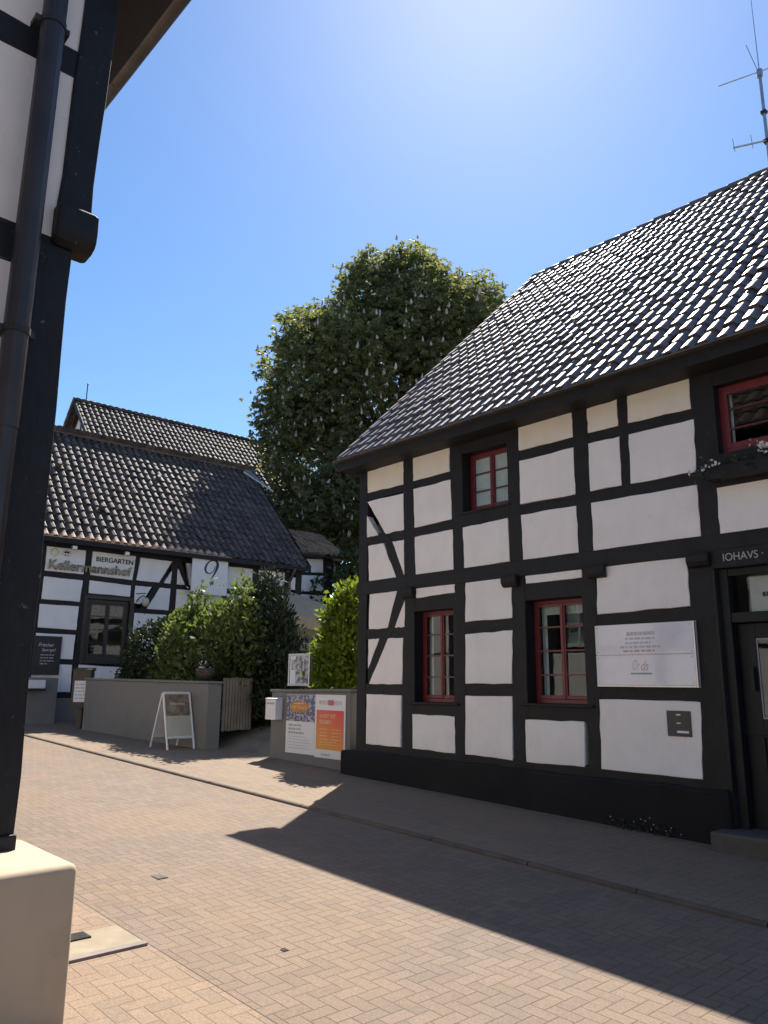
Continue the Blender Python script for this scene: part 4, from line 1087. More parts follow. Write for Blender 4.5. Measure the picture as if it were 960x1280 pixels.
    # lower side roof to the right
    for q in ([(8.15,5.07),(9.03,5.13),(9.05,4.58),(8.13,4.53)], [(8.13,5.62),(8.99,5.70),(9.02,5.23),(8.15,5.18)], [(8.12,4.43),(9.06,4.46),(9.08,3.4),(8.12,3.4)]):
        o = panel(B, q, P, b_front=-.014); o.location = (0, 1.5, 0)
    for a0, a1, c0, c1 in ((7.9, 8.14, .4, 5.7), (9.04, 9.42, .4, 5.8)): beam(B, 'post', a0, a1, c0, c1, 1.494, 1.7, T)
    for c0, c1 in ((5.06, 5.24), (4.45, 4.585), (5.62, 5.8), (3.25, 3.42)): beam(B, 'beam', 7.9, 9.4, c0, c1, 1.5, 1.69, T)
    s = MB(); s.box(7.09, 7.9, 1.5, 1.7, .4, 5.7); s.box(9.2, 9.4, 1.7, 4.3, .4, 5.68); s.box(7.92, 9.38, 1.55, 1.72, .4, 3.3); s.build('side_wall', P, B)
    al = R(31); tiles((7.25, 1.05, 5.80), (1, 0, 0), (0, math.cos(al), math.sin(al)), 11, 6, .225, .33, K=8, jit=.012).build('side_roof', [M['tile_c']], B, attr='tile_rand'); tiles((9.72, 4.45, 5.80), (-1, 0, 0), (0, -math.cos(al), math.sin(al)), 11, 6, .225, .33, K=6).build('side_roof', [M['tile_c']], B, attr='tile_rand')
    s = MB(); s.hexa([(9.2, 1.6, 5.69), (9.2, 4.3, 5.69), (9.2, 2.75, 6.7)], [(9.35, 1.6, 5.69), (9.35, 4.3, 5.69), (9.35, 2.75, 6.7)]); s.build('side_gable', P, B)
    s = MB(); s.box(7.25, 9.7, 1.06, 1.5, 5.70, 5.74); s.build('side_eaves_board', M['timber'], B)
tavern()

def flat_item(name, label, cat, root_loc, rot):
    return thing(name, label, cat, root_loc, rot)

def inn_lettering():
    t = thing('inn_lettering', 'gold old-style lettering of the inn name running across two white panels', 'lettering', tn(.67, -.03, 4.22), ANG_B)
    text_part('letters', "Kellermannshof", t, -1.05, -.02, .045, 2.10, .25, M['gold'], depth=.015, bold=.018)
    s = MB(); s.tube([(-.85, .02, .12), (-.85, -.02, .12)], .01, 6); s.tube([(.85, .02, .12), (.85, -.02, .12)], .01, 6); s.build('wall_pin', M['iron'], t)
    t = thing('garden_lettering', 'black lettering BIERGARTEN painted on the white panel', 'lettering', tn(1.27, -.018, 4.58), ANG_B)
    text_part('letters', "BIERGARTEN", t, -.49, 0, .0, .98, .125, M['ink'], depth=.004, bold=.022)
    for x, lab, k in ((-.26, 'pale round ivory emblem at the far end of the white sign panel', 0), (.03, 'oval emblem with black crest beside the pale round emblem', 1)):
        e = thing('brewery_emblem', lab, 'emblem', tn(x, -.016, 4.70), ANG_B)
        s = MB(); n = 28; rx = .105 if k == 0 else .115; rz = .105 if k == 0 else .085
        ring = [(math.cos(2 * math.pi * i / n) * rx, 0, math.sin(2 * math.pi * i / n) * rz) for i in range(n)]
        s.hexa([(a, 0, c) for a, b, c in ring], [(a, -.006, c) for a, b, c in ring]); s.build('disc', M['ivory'] if k == 0 else M['paper'], e)
        s = MB()
        for i in range(n):
            p, q = ring[i], ring[(i + 1) % n]
            s.hexa([(p[0] * .93, -.0065, p[2] * .93), (p[0] * .84, -.0065, p[2] * .84), (q[0] * .84, -.0065, q[2] * .84), (q[0] * .93, -.0065, q[2] * .93)], [(p[0] * .93, -.009, p[2] * .93), (p[0] * .84, -.009, p[2] * .84), (q[0] * .84, -.009, q[2] * .84), (q[0] * .93, -.009, q[2] * .93)])
        s.build('rim_line', M['gold'], e)
        s = MB()
        if k == 0: s.box(-.035, .035, -.009, -.0062, -.012, .012); s.box(-.012, .012, -.009, -.0062, -.04, .04); s.build('star', M['paper'], e)
        else:
            s.hexa([(-.07, -.0062, .0), (-.05, -.0062, .05), (.05, -.0062, .05), (.08, -.0062, .0)], [(-.07, -.009, .0), (-.05, -.009, .05), (.05, -.009, .05), (.08, -.009, .0)])
            s.hexa([(-.05, -.0062, -.055), (-.04, -.0062, -.02), (-.01, -.0062, -.03), (-.012, -.0062, -.06)], [(-.05, -.009, -.055), (-.04, -.009, -.02), (-.01, -.009, -.03), (-.012, -.009, -.06)])
            s.hexa([(.012, -.0062, -.06), (.02, -.0062, -.03), (.05, -.0062, -.02), (.045, -.0062, -.055)], [(.012, -.009, -.06), (.02, -.009, -.03), (.05, -.009, -.02), (.045, -.009, -.055)]); s.build('crest', M['ink'], e)
    lt = thing('brewery_emblem', 'short line of thin white script beside the oval black emblem', 'emblem', tn(.31, -.016, 4.675), ANG_B)
    text_part('letters', "Bräu", lt, -.13, 0, 0, .27, .055, M['white'], depth=.003)
inn_lettering()

def nine_sign():
    t = thing('hanging_sign', 'large white hanging banner sign with a black swirl like the figure nine', 'sign', tn(3.86, -.30, 3.94), ANG_B)
    s = MB(); s.box(-.55, .55, -.015, .015, 0, 1.08); s.build('board', M['white'], t, bevel=.004)
    X = lambda px: (px - 130) / 660 * 1.10 - .55
    Z = lambda px, py: 1.06 - (py - 170 - (px - 150) * .085) / 740 * 1.08
    pts = [(545, 370), (535, 430), (505, 490), (440, 520), (385, 490), (368, 430), (385, 360), (425, 300), (480, 268), (535, 265), (580, 305), (590, 370), (570, 450), (530, 540), (478, 630)]
    ws = [.014, .022, .022, .03, .05, .062, .056, .04, .034, .045, .075, .085, .07, .045, .018]
    # smooth the stroke
    P = [Vector((X(a), 0, Z(a, b))) for a, b in pts]; Pc, Wc = [], []
    for i in range(len(P) - 1):
        p0, p1, p2, p3 = P[max(i - 1, 0)], P[i], P[i + 1], P[min(i + 2, len(P) - 1)]
        for k in range(5):
            u = k / 5; Pc.append(0.5 * ((2 * p1) + (-p0 + p2) * u + (2 * p0 - 5 * p1 + 4 * p2 - p3) * u * u + (-p0 + 3 * p1 - 3 * p2 + p3) * u ** 3)); Wc.append(ws[i] * (1 - u) + ws[i + 1] * u)
    Pc.append(P[-1]); Wc.append(ws[-1])
    s = MB(); vs = []
    for i, p in enumerate(Pc):
        d = (Pc[min(i + 1, len(Pc) - 1)] - Pc[max(i - 1, 0)]).normalized(); nrm = Vector((-d.z, 0, d.x)) * Wc[i] * .5
        for y in (-.0155, -.021): vs += [(p.x + nrm.x, y, p.z + nrm.z), (p.x - nrm.x, y, p.z - nrm.z)]
    fs = []
    for i in range(len(Pc) - 1):
        a = 4 * i; b = a + 4
        fs += [(a + 2, a + 3, b + 3, b + 2), (a, a + 2, b + 2, b), (a + 1, b + 1, b + 3, a + 3)]
    s.add(vs, fs); s.build('swirl', M['ink'], t)
    s = MB(); s.tube([(-.6, 0, 1.14), (.62, 0, 1.14)], .018, 8); s.tube([(.58, 0, 1.14), (.58, .3, 1.1)], .018, 8); s.tube([(-.45, 0, 1.14), (-.45, 0, 1.07)], .008, 6); s.tube([(.45, 0, 1.14), (.45, 0, 1.07)], .008, 6); s.tube([(-.5, 0, 1.14), (-.1, .3, 1.22)], .012, 6); s.build('bracket', M['iron'], t)
nine_sign()

for t_, lab in ((.14, 'small grey sign spotlight above the gold emblem panel'), (1.49, 'small grey sign spotlight above the beer garden lettering')):
    t = thing('sign_spotlight', lab, 'spotlight', tn(t_, -.20, 4.90), ANG_B, 'spotlights above the inn signs')
    s = MB(); s.tube([(0, 0, .06), (0, 0, -.02)], .014, 8); s.build('stem', M['iron'], t)
    s = MB(); s.box(-.06, .06, -.07, .05, -.12, -.02); s.build('housing', M['alu'], t, bevel=.01)

def wall_lantern():
    t = thing('wall_lantern', 'old wall lantern with pale globe on a curved iron bracket beside the tavern window', 'lantern', tn(1.98, -.01, 3.60), ANG_B)
    s = MB(); s.tube([(-.05, 0, .02), (-.02, -.10, .12), (.06, -.2, .18), (.10, -.24, .12)], .014, 8); s.tube([(-.16, -.2, .21), (.10, -.22, .24)], .012, 6); s.build('bracket', M['iron'], t)
    s = MB(); pr = [(.0, .13), (.05, .12), (.085, .07), (.095, .0), (.08, -.06), (.04, -.10), (0, -.11)]
    n = 16; vs = [(.10 + r_ * math.cos(2 * math.pi * k / n), -.24 + r_ * math.sin(2 * math.pi * k / n), z) for r_, z in pr for k in range(n)]
    s.add(vs, [(i * n + k, i * n + (k + 1) % n, (i + 1) * n + (k + 1) % n, (i + 1) * n + k) for i in range(len(pr) - 1) for k in range(n)]); s.build('globe', M['cream_sheet'], t, smooth=True)
wall_lantern()

def blackboard():
    t = thing('menu_blackboard', 'dark framed menu blackboard with chalk writing on the tavern wall', 'blackboard', tn(-.22, -.06, 1.72), ANG_B)
    s = MB(); s.box(-.31, .31, 0, .03, 0, .90); s.build('slate', M['slate'], t)
    s = MB()
    for a0, a1, c0, c1 in ((-.33, -.285, -.01, .91), (.285, .33, -.01, .91), (-.285, .285, .865, .91), (-.285, .285, -.01, .035)): s.box(a0, a1, -.015, .035, c0, c1)
    s.build('frame', M['dkwood'], t, bevel=.004)
    rng = np.random.default_rng(5)
    text_part('chalk_heading', "Frischer", t, -.20, -.001, .66, .36, .085, M['chalk'], depth=.001, shear=.2)
    text_part('chalk_heading', "Spargel", t, -.12, -.001, .53, .32, .085, M['chalk'], depth=.001, shear=.2)
    lines_part('chalk_line', t, -.14, -.001, .46, .34, 4, .07, M['greyink'], rng, .35, .07, .5)
blackboard()

def rear_house():
    Hh = thing('rear_house', 'tall house with brown tiled roof rising behind the tavern', 'house', tn(3.2, 11, 0), ANG_B)
    cs = sn = math.sqrt(.5)
    tiles((0, -4.0, 8.70), (1, 0, 0), (0, cs, sn), 44, 17, .225, .335, K=8, amp=.044, lift=.046, jit=.008).build('roof', [M['tile_b']], Hh, attr='tile_rand')
    tiles((9.9, 4.0, 8.70), (-1, 0, 0), (0, -cs, sn), 37, 14, .27, .41, K=5).build('roof', [M['tile_b']], Hh, attr='tile_rand')
    ridge_caps((-.05, 0, 12.72), (9.95, 0, 12.72), 28, .11).build('ridge_tiles', [M['tile_b']], Hh, attr='tile_rand')
    s = MB()
    for x in (-.03, 9.88):
        for y in (-4.0, 4.0):
            s = MB(); s.hexa([(x, y, 8.5), (x + .05, y, 8.5), (x + .05, y, 8.76), (x, y, 8.76)], [(x, 0, 12.5), (x + .05, 0, 12.5), (x + .05, 0, 12.76), (x, 0, 12.76)])
            s.build('bargeboard', M['timber'], Hh)
    s = MB(); s.hexa([(.35, -3.7, .4), (.35, 3.7, .4), (.35, 3.7, 8.8), (.35, 0, 12.45), (.35, -3.7, 8.8)], [(9.6, -3.7, .4), (9.6, 3.7, .4), (9.6, 3.7, 8.8), (9.6, 0, 12.45), (9.6, -3.7, 8.8)]); s.build('wall', M['plaster_t'], Hh)
    for z in (9.4, 10.5): s = MB(); s.box(.335, .37, -(12.4 - z), (12.4 - z), z, z + .14); s.build('gable_beam', M['timber'], Hh)
    for y in (-1.2, 0, 1.2): s = MB(); s.box(.33, .37, y - .07, y + .07, 8.8, 12.3 - abs(y)); s.build('gable_post', M['timber'], Hh)
    a = MB(); a.tube([(.45, 0, 12.7), (.45, 0, 13.55)], .022, 8); a.tube([(.45, -.04, 13.5), (.45, .04, 13.56)], .03, 6)
    a.build('lightning_rod', M['iron'], Hh)
rear_house()

# ------------------------------------------------------------------ garden walls, gate, shrubs
def wall_between(name, label, p, q, thick, z0, zt0, zt1, cap=True):
    """rendered wall from p to q (u, v of its street face), local x along it"""
    du, dv = q[0] - p[0], q[1] - p[1]; Lg = math.hypot(du, dv); ang = ANG_H + math.atan2(dv, du)
    s = MB(); n = 8; r0 = []
    s.hexa([(0, 0, z0), (0, thick, z0), (0, thick, zt0), (0, 0, zt0)], [(Lg, 0, z0), (Lg, thick, z0), (Lg, thick, zt1), (Lg, 0, zt1)])
    o = s.build(name, M['grey_render'], None, uv(p[0], p[1], 0), ang, bevel=.015)
    tag(o, label, 'garden wall')
    if cap:
        s = MB(); e = .025
        s.hexa([(-e, -e, zt0 + .003), (-e, thick + e, zt0 + .003), (-e, thick + e, zt0 + .045), (-e, -e, zt0 + .045)], [(Lg + e, -e, zt1 + .003), (Lg + e, thick + e, zt1 + .003), (Lg + e, thick + e, zt1 + .045), (Lg + e, -e, zt1 + .045)])
        s.build('coping', M['cap'], o, bevel=.006)
    return o
wall_between('garden_wall', 'long grey rendered garden wall behind the A-board sign', (-17.2, 6.90), (-12.62, 7.30), .30, .0, 1.60, 1.55)
wall_between('garden_wall', 'short grey rendered garden wall carrying the two posters', (-11.22, 7.72), (-9.13, 7.72), .30, .0, 1.425, 1.455)
wall_between('garden_wall', 'grey rendered garden wall below the blackboard, at the entry to the tavern', (-18.9, 5.2), (-18.9, 6.93), .35, .0, 1.66, 1.64, cap=False)

def notice_box():
    t = thing('notice_box', 'brown wooden box with a white notice hanging at the tavern entry', 'notice box', uv(-17.45, 6.9, 1.0), ANG_H + math.pi / 4)
    s = MB(); s.box(-.20, .20, 0, .22, .0, .80)
    s.hexa([(-.22, -.03, .80), (.22, -.03, .80), (.22, .25, .80), (-.22, .25, .80)], [(-.21, -.02, .83), (.21, -.02, .83), (.21, .24, .87), (-.21, .24, .87)]); s.build('cabinet', M['boxwood'], t, bevel=.006)
    s = MB(); s.box(-.14, .16, -.012, -.002, .12, .58); n = s.build('notice', M['paper'], t)
    lines_part('print', n, -.11, -.0125, .50, .24, 5, .075, M['greyink'], np.random.default_rng(2), .3, .08)
    s = MB(); s.box(-.05, .05, .05, .15, -.55, 0); s.build('post', M['boxwood'], t)
notice_box()
def ledge_box():
    t = thing('leaflet_box', 'low white leaflet box mounted under the blackboard on the grey wall', 'leaflet box', uv(-18.78, 6.30, 1.40), ANG_H + math.pi / 2)
    s = MB(); s.box(-.27, .27, -.09, .10, 0, .19); s.build('body', M['white'], t, bevel=.01)
    s = MB(); s.box(-.29, .29, -.08, .1, -.06, -.002); s.build('shelf', M['dkwood'], t, bevel=.004)
ledge_box()

def gate():
    p, q = Vector((-12.66, 7.64)), Vector((-12.92, 8.44)); d = q - p; Lg = d.length
    t = thing('garden_gate', 'weathered grey wooden board gate standing open beside the long garden wall', 'gate', uv(p.x, p.y, .68), ANG_H + math.atan2(d.y, d.x))
    n = 10; w = Lg / n
    for k in range(n):
        h = .98 + random.uniform(-.012, .012); s = MB()
        s.box(k * w + .006, (k + 1) * w - .008, 0, .022, .02 + random.uniform(0, .015), h); s.build('board', M['oldwood'], t, bevel=.003)
    for z in (.22, .76):
        s = MB(); s.box(.01, Lg - .02, .023, .065, z, z + .09); s.build('rail', M['oldwood'], t, bevel=.004)
    s = MB(); s.tube([(.0, .03, .26), (.0, .03, .34)], .014, 8); s.tube([(.0, .03, .78), (.0, .03, .86)], .014, 8); s.build('hinge', M['iron'], t)
gate()

def shrub(name, label, u, v, zb, lobes, nclump, per, spread, L, W, mat, seed, stems=5, droop=0.0, upright=0.3, extra=None, keep=.7, group=None, rot=None, shell=(.72, 1.04), inner=True):
    t = thing(name, label, 'shrub' if 'hedge' not in name else 'hedge', uv(u, v, zb), ANG_H if rot is None else rot, group)
    rng = np.random.default_rng(seed)
    o, P, N = foliage('foliage', lobes, nclump, per, spread, L, W, mat, t, rng, droop, upright, keep=keep, shell=shell)
    s = MB(); top = max(l[2] for l in lobes)
    for k in range(stems):
        l = lobes[k % len(lobes)]; e = Vector((l[0] + rng.normal(0, .12), l[1] + rng.normal(0, .12), l[2] + l[5] * .5))
        b = Vector((l[0] * .55 + rng.normal(0, .1), l[1] * .5 + rng.normal(0, .08), -.1)); m = b.lerp(e, .5) + Vector((rng.normal(0, .06), rng.normal(0, .06), 0))
        s.tube([b, m, e], [.03, .02, .008], 6)
    s.build('stem', M['bark'], t)
    return t, P, N

# dark bush, loose flowering shrub, conifer, clipped laurel
shrub('garden_shrub', 'small dark green bush behind the grey wall next to the tavern window', -16.2, 7.95, .6,
      [(0, 0, 1.45, .72, .55, .85), (-.35, 0, 1.2, .5, .5, .6), (.45, .1, 1.75, .45, .42, .55), (.1, 0, .7, .8, .5, .6)], 1100, 8, .08, .10, .06, M['leaf_d'], 31)
shrub('garden_shrub', 'large loose sunlit shrub with pale green leaves and tall shoots below the swirl banner', -14.0, 8.05, .55,
      [(-.2, 0, 1.55, .95, .62, .8), (-1.0, .0, 1.3, .65, .55, .75), (.65, .1, 1.75, .66, .5, .70), (-.55, 0, 2.05, .48, .42, .45), (.80, .1, 2.1, .36, .36, .45), (1.05, .1, 2.55, .15, .18, .36), (-.42, .05, 2.55, .17, .18, .38), (-.72, .0, 2.45, .10, .12, .3), (-.95, .0, 1.85, .45, .4, .35), (-.45, 0, .85, .95, .5, .6)], 1700, 8, .10, .125, .08, M['leaf_s'], 32, stems=11, upright=.4, shell=(.55, 1.22))
shrub('garden_conifer', 'dark cone-shaped conifer between the loose shrub and the open gate', -13.5, 9.0, .75,
      [(0, 0, .8, .82, .75, .9), (.05, 0, 1.5, .70, .65, .8), (.1, 0, 2.1, .50, .48, .65), (.12, 0, 2.55, .27, .27, .42), (-.25, 0, 1.6, .45, .5, .6), (.45, 0, .6, .42, .5, .6)], 2300, 8, .075, .14, .045, M['leaf_c'], 33, stems=1, upright=.9, shell=(.65, 1.16))
shrub('laurel_hedge', 'upright laurel bush with bright yellow-green leaves behind the wall with the posters', -10.22, 8.50, .75,
      [(.08, 0, .65, .60, .46, .8), (.10, 0, 1.35, .52, .43, .65), (.14, 0, 1.85, .40, .38, .42), (.28, 0, 2.15, .24, .26, .30), (.0, 0, 2.05, .20, .26, .26), (-.34, 0, 1.05, .26, .34, .45)], 1500, 9, .075, .115, .06, M['leaf_y'], 34, upright=.6, shell=(.6, 1.2))

def planter():
    t = thing('planter_bowl', 'dark planter bowl with trailing white flowers standing on the grey wall near the gate', 'planter', uv(-13.0, 7.44, 1.605), ANG_H)
    s = MB(); pr = [(0, 0), (.16, 0), (.24, .10), (.27, .22), (.25, .23), (.22, .19), (0, .18)]; n = 18
    s.add([(r_ * math.cos(2 * math.pi * k / n), r_ * .55 * math.sin(2 * math.pi * k / n), z) for r_, z in pr for k in range(n)], [(i * n + k, i * n + (k + 1) % n, (i + 1) * n + (k + 1) % n, (i + 1) * n + k) for i in range(len(pr) - 1) for k in range(n)])
    s.build('bowl', M['iron'], t, smooth=True)
    rng = np.random.default_rng(9)
    C = rng.normal(size=(260, 3)) * (.12, .07, .07) + (0, -.02, .27); V, r = leaves(C, rng.normal(size=C.shape) + (0, 0, .8), .075, .035, rng); leaf_obj('foliage', V, r, M['leaf_d'], t)
    C = rng.normal(size=(36, 3)) * (.06, .04, .04) + (.10, -.09, .26); V, r = leaves(C, rng.normal(size=C.shape) + (0, -1, .4), .035, .035, rng, .1); leaf_obj('blossom', V, r, M['petal'], t)
planter()

def mailbox():
    t = thing('mailbox', 'white enamel mailbox fixed to the corner of the wall with the posters', 'mailbox', uv(-11.02, 7.715, .98), ANG_H)
    s = MB(); s.box(-.145, .145, -.15, -.003, 0, .33); s.hexa([(-.15, -.155, .331), (.15, -.155, .331), (.15, -.003, .331), (-.15, -.003, .331)], [(-.15, -.165, .343), (.15, -.165, .343), (.15, -.003, .365), (-.15, -.003, .365)]); s.build('body', M['white'], t, bevel=.006)
    s = MB(); s.box(-.11, .11, -.154, -.1505, .25, .275); s.build('slot', M['greyink'], t)
mailbox()

def posters():
    b = 7.715
    t = thing('event_poster', 'white poster with speckled violet top, orange oval label and lines of print', 'poster', uv(-10.375, b, .475), ANG_H)
    s = MB(); s.box(-.385, .385, -.006, .0, 0, .92); s.build('sheet', M['paper'], t)
    s = MB(); s.box(-.38, .385, -.009, -.0065, .50, .915); s.build('picture', M['speckle'], t)
    s = MB(); n = 30
    ring = [(-.02 + .24 * math.copysign(abs(math.cos(2 * math.pi * k / n)) ** .6, math.cos(2 * math.pi * k / n)), .725 + .085 * math.copysign(abs(math.sin(2 * math.pi * k / n)) ** .7, math.sin(2 * math.pi * k / n))) for k in range(n)]
    s.hexa([(a, -.0092, c) for a, c in ring], [(a, -.0115, c) for a, c in ring]); lb = s.build('label', M['orange'], t)
    text_part('lettering', "KATTENBEACH", lb, -.215, -.012, .685, .39, .062, M['peach'], depth=.001, bold=.02)
    lines_part('print', lb, -.15, -.012, .778, .26, 1, .03, M['peach'], np.random.default_rng(1), .6, .04)
    rng = np.random.default_rng(12)
    lines_part('headline', t, -.31, -.0065, .435, .42, 3, .058, M['greyink'], rng, .55, .06)
    lines_part('print', t, -.31, -.0065, .26, .56, 5, .045, M['greyink'], rng, .16, .07)
    t = thing('museum_poster', 'white poster with a large red to orange panel and a reddish heading', 'poster', uv(-9.605, b, .455), ANG_H)
    s = MB(); s.box(-.375, .375, -.010, -.002, 0, .95); s.build('sheet', M['paper'], t)
    s = MB(); s.box(-.335, .34, -.0125, -.0105, .125, .715); s.build('colour_panel', M['grad'], t)
    text_part('heading', "MUSEUM", t, -.27, -.011, .80, .24, .062, M['greyink'], depth=.001)
    text_part('heading', "LEBEN", t, -.02, -.011, .80, .30, .062, M['greyink'], depth=.001)
    s = MB(); s.box(-.05, .09, -.0125, -.0105, .79, .87); s.build('red_bar', M['redink'], t)
    text_part('heading', "KUNST ZEIT", t, -.25, -.0127, .60, .40, .055, M['peach'], depth=.001, bold=.02)
    text_part('heading', "ERLEBEN", t, -.25, -.0127, .51, .28, .055, M['peach'], depth=.001, bold=.02)
    rng = np.random.default_rng(14)
    lines_part('print', t, -.25, -.0127, .43, .22, 4, .05, M['peach'], rng, .2, .07); lines_part('print', t, .06, -.0127, .43, .22, 4, .05, M['peach'], rng, .2, .07)
    lines_part('print', t, -.25, -.0127, .24, .5, 2, .04, M['peach'], rng, .15, .07)
    lines_part('print', t, -.20, -.011, .05, .22, 1, .05, M['greyink'], rng, .5, .03)
posters()

def display_case():
    t = thing('display_case', 'small silver framed display case with black and white pictures above the wall with the posters', 'display case', uv(-10.83, 8.0, 1.50), ANG_H)
    s = MB(); s.box(-.285, .285, 0, .05, .04, .56); s.build('back', M['white'], t)
    s = MB()
    for a0, a1, c0, c1 in ((-.305, -.27, .03, .57), (.27, .305, .03, .57), (-.27, .27, .54, .57), (-.27, .27, .03, .06)): s.box(a0, a1, -.02, .055, c0, c1)
    s.build('frame', M['alu'], t, bevel=.004)
    s = MB(); s.box(-.10, .262, -.006, -.001, .07, .53); s.build('picture', M['bw'], t)
    s = MB(); s.box(-.262, -.105, -.006, -.001, .07, .53); s.build('notice', M['paper'], t)
    s = MB(); s.box(-.22, .02, -.009, -.0065, .30, .47); s.box(-.21, .01, -.011, -.0092, .31, .46); p = s.build('picture', M['bw'], t)
    s = MB(); s.tube([(0, .08, -.75), (0, .08, .4)], .03, 10); s.build('post', M['iron'], t)
display_case()

def a_board():
    t = thing('pavement_sign', 'white A-board sign with brown picture, standing before the long grey wall', 'A-board', uv(-12.85, 6.68, gz(-12.85) + .026), ANG_H + math.pi / 2)
    W_ = .56; H_ = .97; lean = .30; back = .66
    def fr(a, h, off=0.0):           # point on the leaning front frame
        k = h / H_; return (a, lean * k + off, h)
    s = MB()
    for a in (0.02, W_ - .02): s.tube([fr(a, 0), fr(a, H_)], .02, 8)
    s.tube([fr(.02, H_), fr(W_ - .02, H_)], .02, 8); s.tube([fr(.02, .20), fr(W_ - .02, .20)], .02, 8); s.build('front_frame', M['white'], t)
    s = MB()
    for a in (0.02, W_ - .02): s.tube([(a, back, 0), (a, lean + .03, H_ - .01)], .018, 8)
    s.tube([(.02, back - .075, .20), (W_ - .02, back - .075, .20)], .016, 8); s.build('back_frame', M['white'], t)
    def sheet(nm, mat, h0, h1, a0, a1, off):
        s = MB(); s.hexa([fr(a0, h0, off), fr(a1, h0, off), fr(a1, h1, off), fr(a0, h1, off)], [fr(a0, h0, off - .004), fr(a1, h0, off - .004), fr(a1, h1, off - .004), fr(a0, h1, off - .004)]); return s.build(nm, mat, t)
    sheet('front_panel', M['white'], .21, .96, .035, W_ - .035, .006)
    sheet('poster', M['cream_sheet'], .225, .945, .045, W_ - .045, -.001)
    sheet('picture', M['photo'], .575, .945, .045, W_ - .045, -.0055)
    s = MB(); k = lambda h: back - (back - lean - .03) * h / H_
    s.hexa([(.035, k(.21), .21), (W_ - .035, k(.21), .21), (W_ - .035, k(.94), .94), (.035, k(.94), .94)], [(.035, k(.21) - .006, .21), (W_ - .035, k(.21) - .006, .21), (W_ - .035, k(.94) - .006, .94), (.035, k(.94) - .006, .94)]); s.build('back_panel', M['white'], t)
    o = text_part('heading', "Willkommen", t, .12, 0, .76, .30, .05, M['peach'], depth=.001); o.data.transform(Matrix.Translation((0, 0, -.76))); o.location = fr(0, .76, -.011); o.rotation_euler = (-math.atan2(lean, H_), 0, 0)
    o = lines_part('print', t, .13, 0, .0, .26, 5, .036, M['greyink'], np.random.default_rng(6), .25, .06); o.location = fr(0, .52, -.0065); o.rotation_euler = (-math.atan2(lean, H_), 0, 0)
    s = MB(); s.tube([(.1, .14, .23), (.18, .30, .08), (.25, .5, .22)], .006, 6); s.build('stay_chain', M['iron'], t)
a_board()

# ------------------------------------------------------------------ beer garden
def parasol():
    t = thing('garden_parasol', 'large square beige parasol open in the beer garden', 'parasol', uv(-15.7, 11.2, .85), ANG_H + R(4))
    s = MB(); w = 1.55; zr, za, zv = 2.25, 2.95, 1.97
    n = 8; vs = [(0, 0, za)]
    ring = []
    for sx, sy, ex, ey in ((-1, -1, 1, -1), (1, -1, 1, 1), (1, 1, -1, 1), (-1, 1, -1, -1)):
        for k in range(n):
            f = k / n; ring.append((w * (sx + (ex - sx) * f), w * (sy + (ey - sy) * f), zr - .07 * math.sin(math.pi * f)))
    mid = [(x * .5, y * .5, (za + z) / 2 - .04) for x, y, z in ring]; low = [(x * 1.01, y * 1.01, z - (zr - zv) + .02 * math.sin(i * 2.1)) for i, (x, y, z) in enumerate(ring)]
    N = len(ring); vs += mid + ring + low
    fs = [(0, 1 + i, 1 + (i + 1) % N) for i in range(N)]
    for l in range(2):
        o = 1 + l * N; fs += [(o + i, o + N + i, o + N + (i + 1) % N, o + (i + 1) % N) for i in range(N)]
    s.add(vs, fs); s.build('canopy', M['canvas'], t)
    s = MB(); s.tube([(0, 0, -.1), (0, 0, za + .06)], .035, 10); s.build('pole', M['oldwood'], t)
    for sx, sy in ((-1, -1), (1, -1), (1, 1), (-1, 1)):
        s = MB(); s.tube([(0, 0, za - .03), (sx * w * .98, sy * w * .98, zr - .02)], .014, 6); s.build('rib', M['oldwood'], t)
    s = MB(); s.box(-.4, .4, -.4, .4, -.1, .06); s.build('foot', M['concrete'], t, bevel=.02)
parasol()

def bar_counter():
    t = thing('bar_counter', 'grey serving counter with red-brown cabinet behind it under the parasol', 'counter', uv(-15.0, 11.35, .9), ANG_H + R(4))
    s = MB(); s.box(-.85, .85, 0, .06, 0, 1.38); s.box(-.85, -.79, .06, .6, 0, 1.38); s.box(.79, .85, .06, .6, 0, 1.38); s.build('front', M['cap'], t, bevel=.01)
    s = MB(); s.box(-.9, .9, -.08, .66, 1.383, 1.43); s.build('top', M['cap'], t, bevel=.01)
    s = MB(); s.box(-.85, .85, 1.0, 1.35, 0, 2.05); s.box(-.85, .85, .97, 1.0, 1.62, 1.65); s.build('back_cabinet', M['terra'], t, bevel=.01)
    b = thing('napkin_heap', 'crumpled white cloth lying on the serving counter', 'cloth', uv(-15.0, 11.35, 2.335), ANG_H)
    rng = np.random.default_rng(4); s = MB(); n, m = 14, 8; vs = []
    for i in range(n):
        for j in range(m):
            x = -.38 + .76 * i / (n - 1); y = -.06 + .42 * j / (m - 1); e = min(i, n - 1 - i, j, m - 1 - j)
            vs.append((x, y, 0.0 if e == 0 else .03 + rng.uniform(0, .10) * min(e, 2) / 1.4))
    s.add(vs, [(i * m + j, (i + 1) * m + j, (i + 1) * m + j + 1, i * m + j + 1) for i in range(n - 1) for j in range(m - 1)]); s.build('cloth', M['petal'], b, smooth=True)
bar_counter()

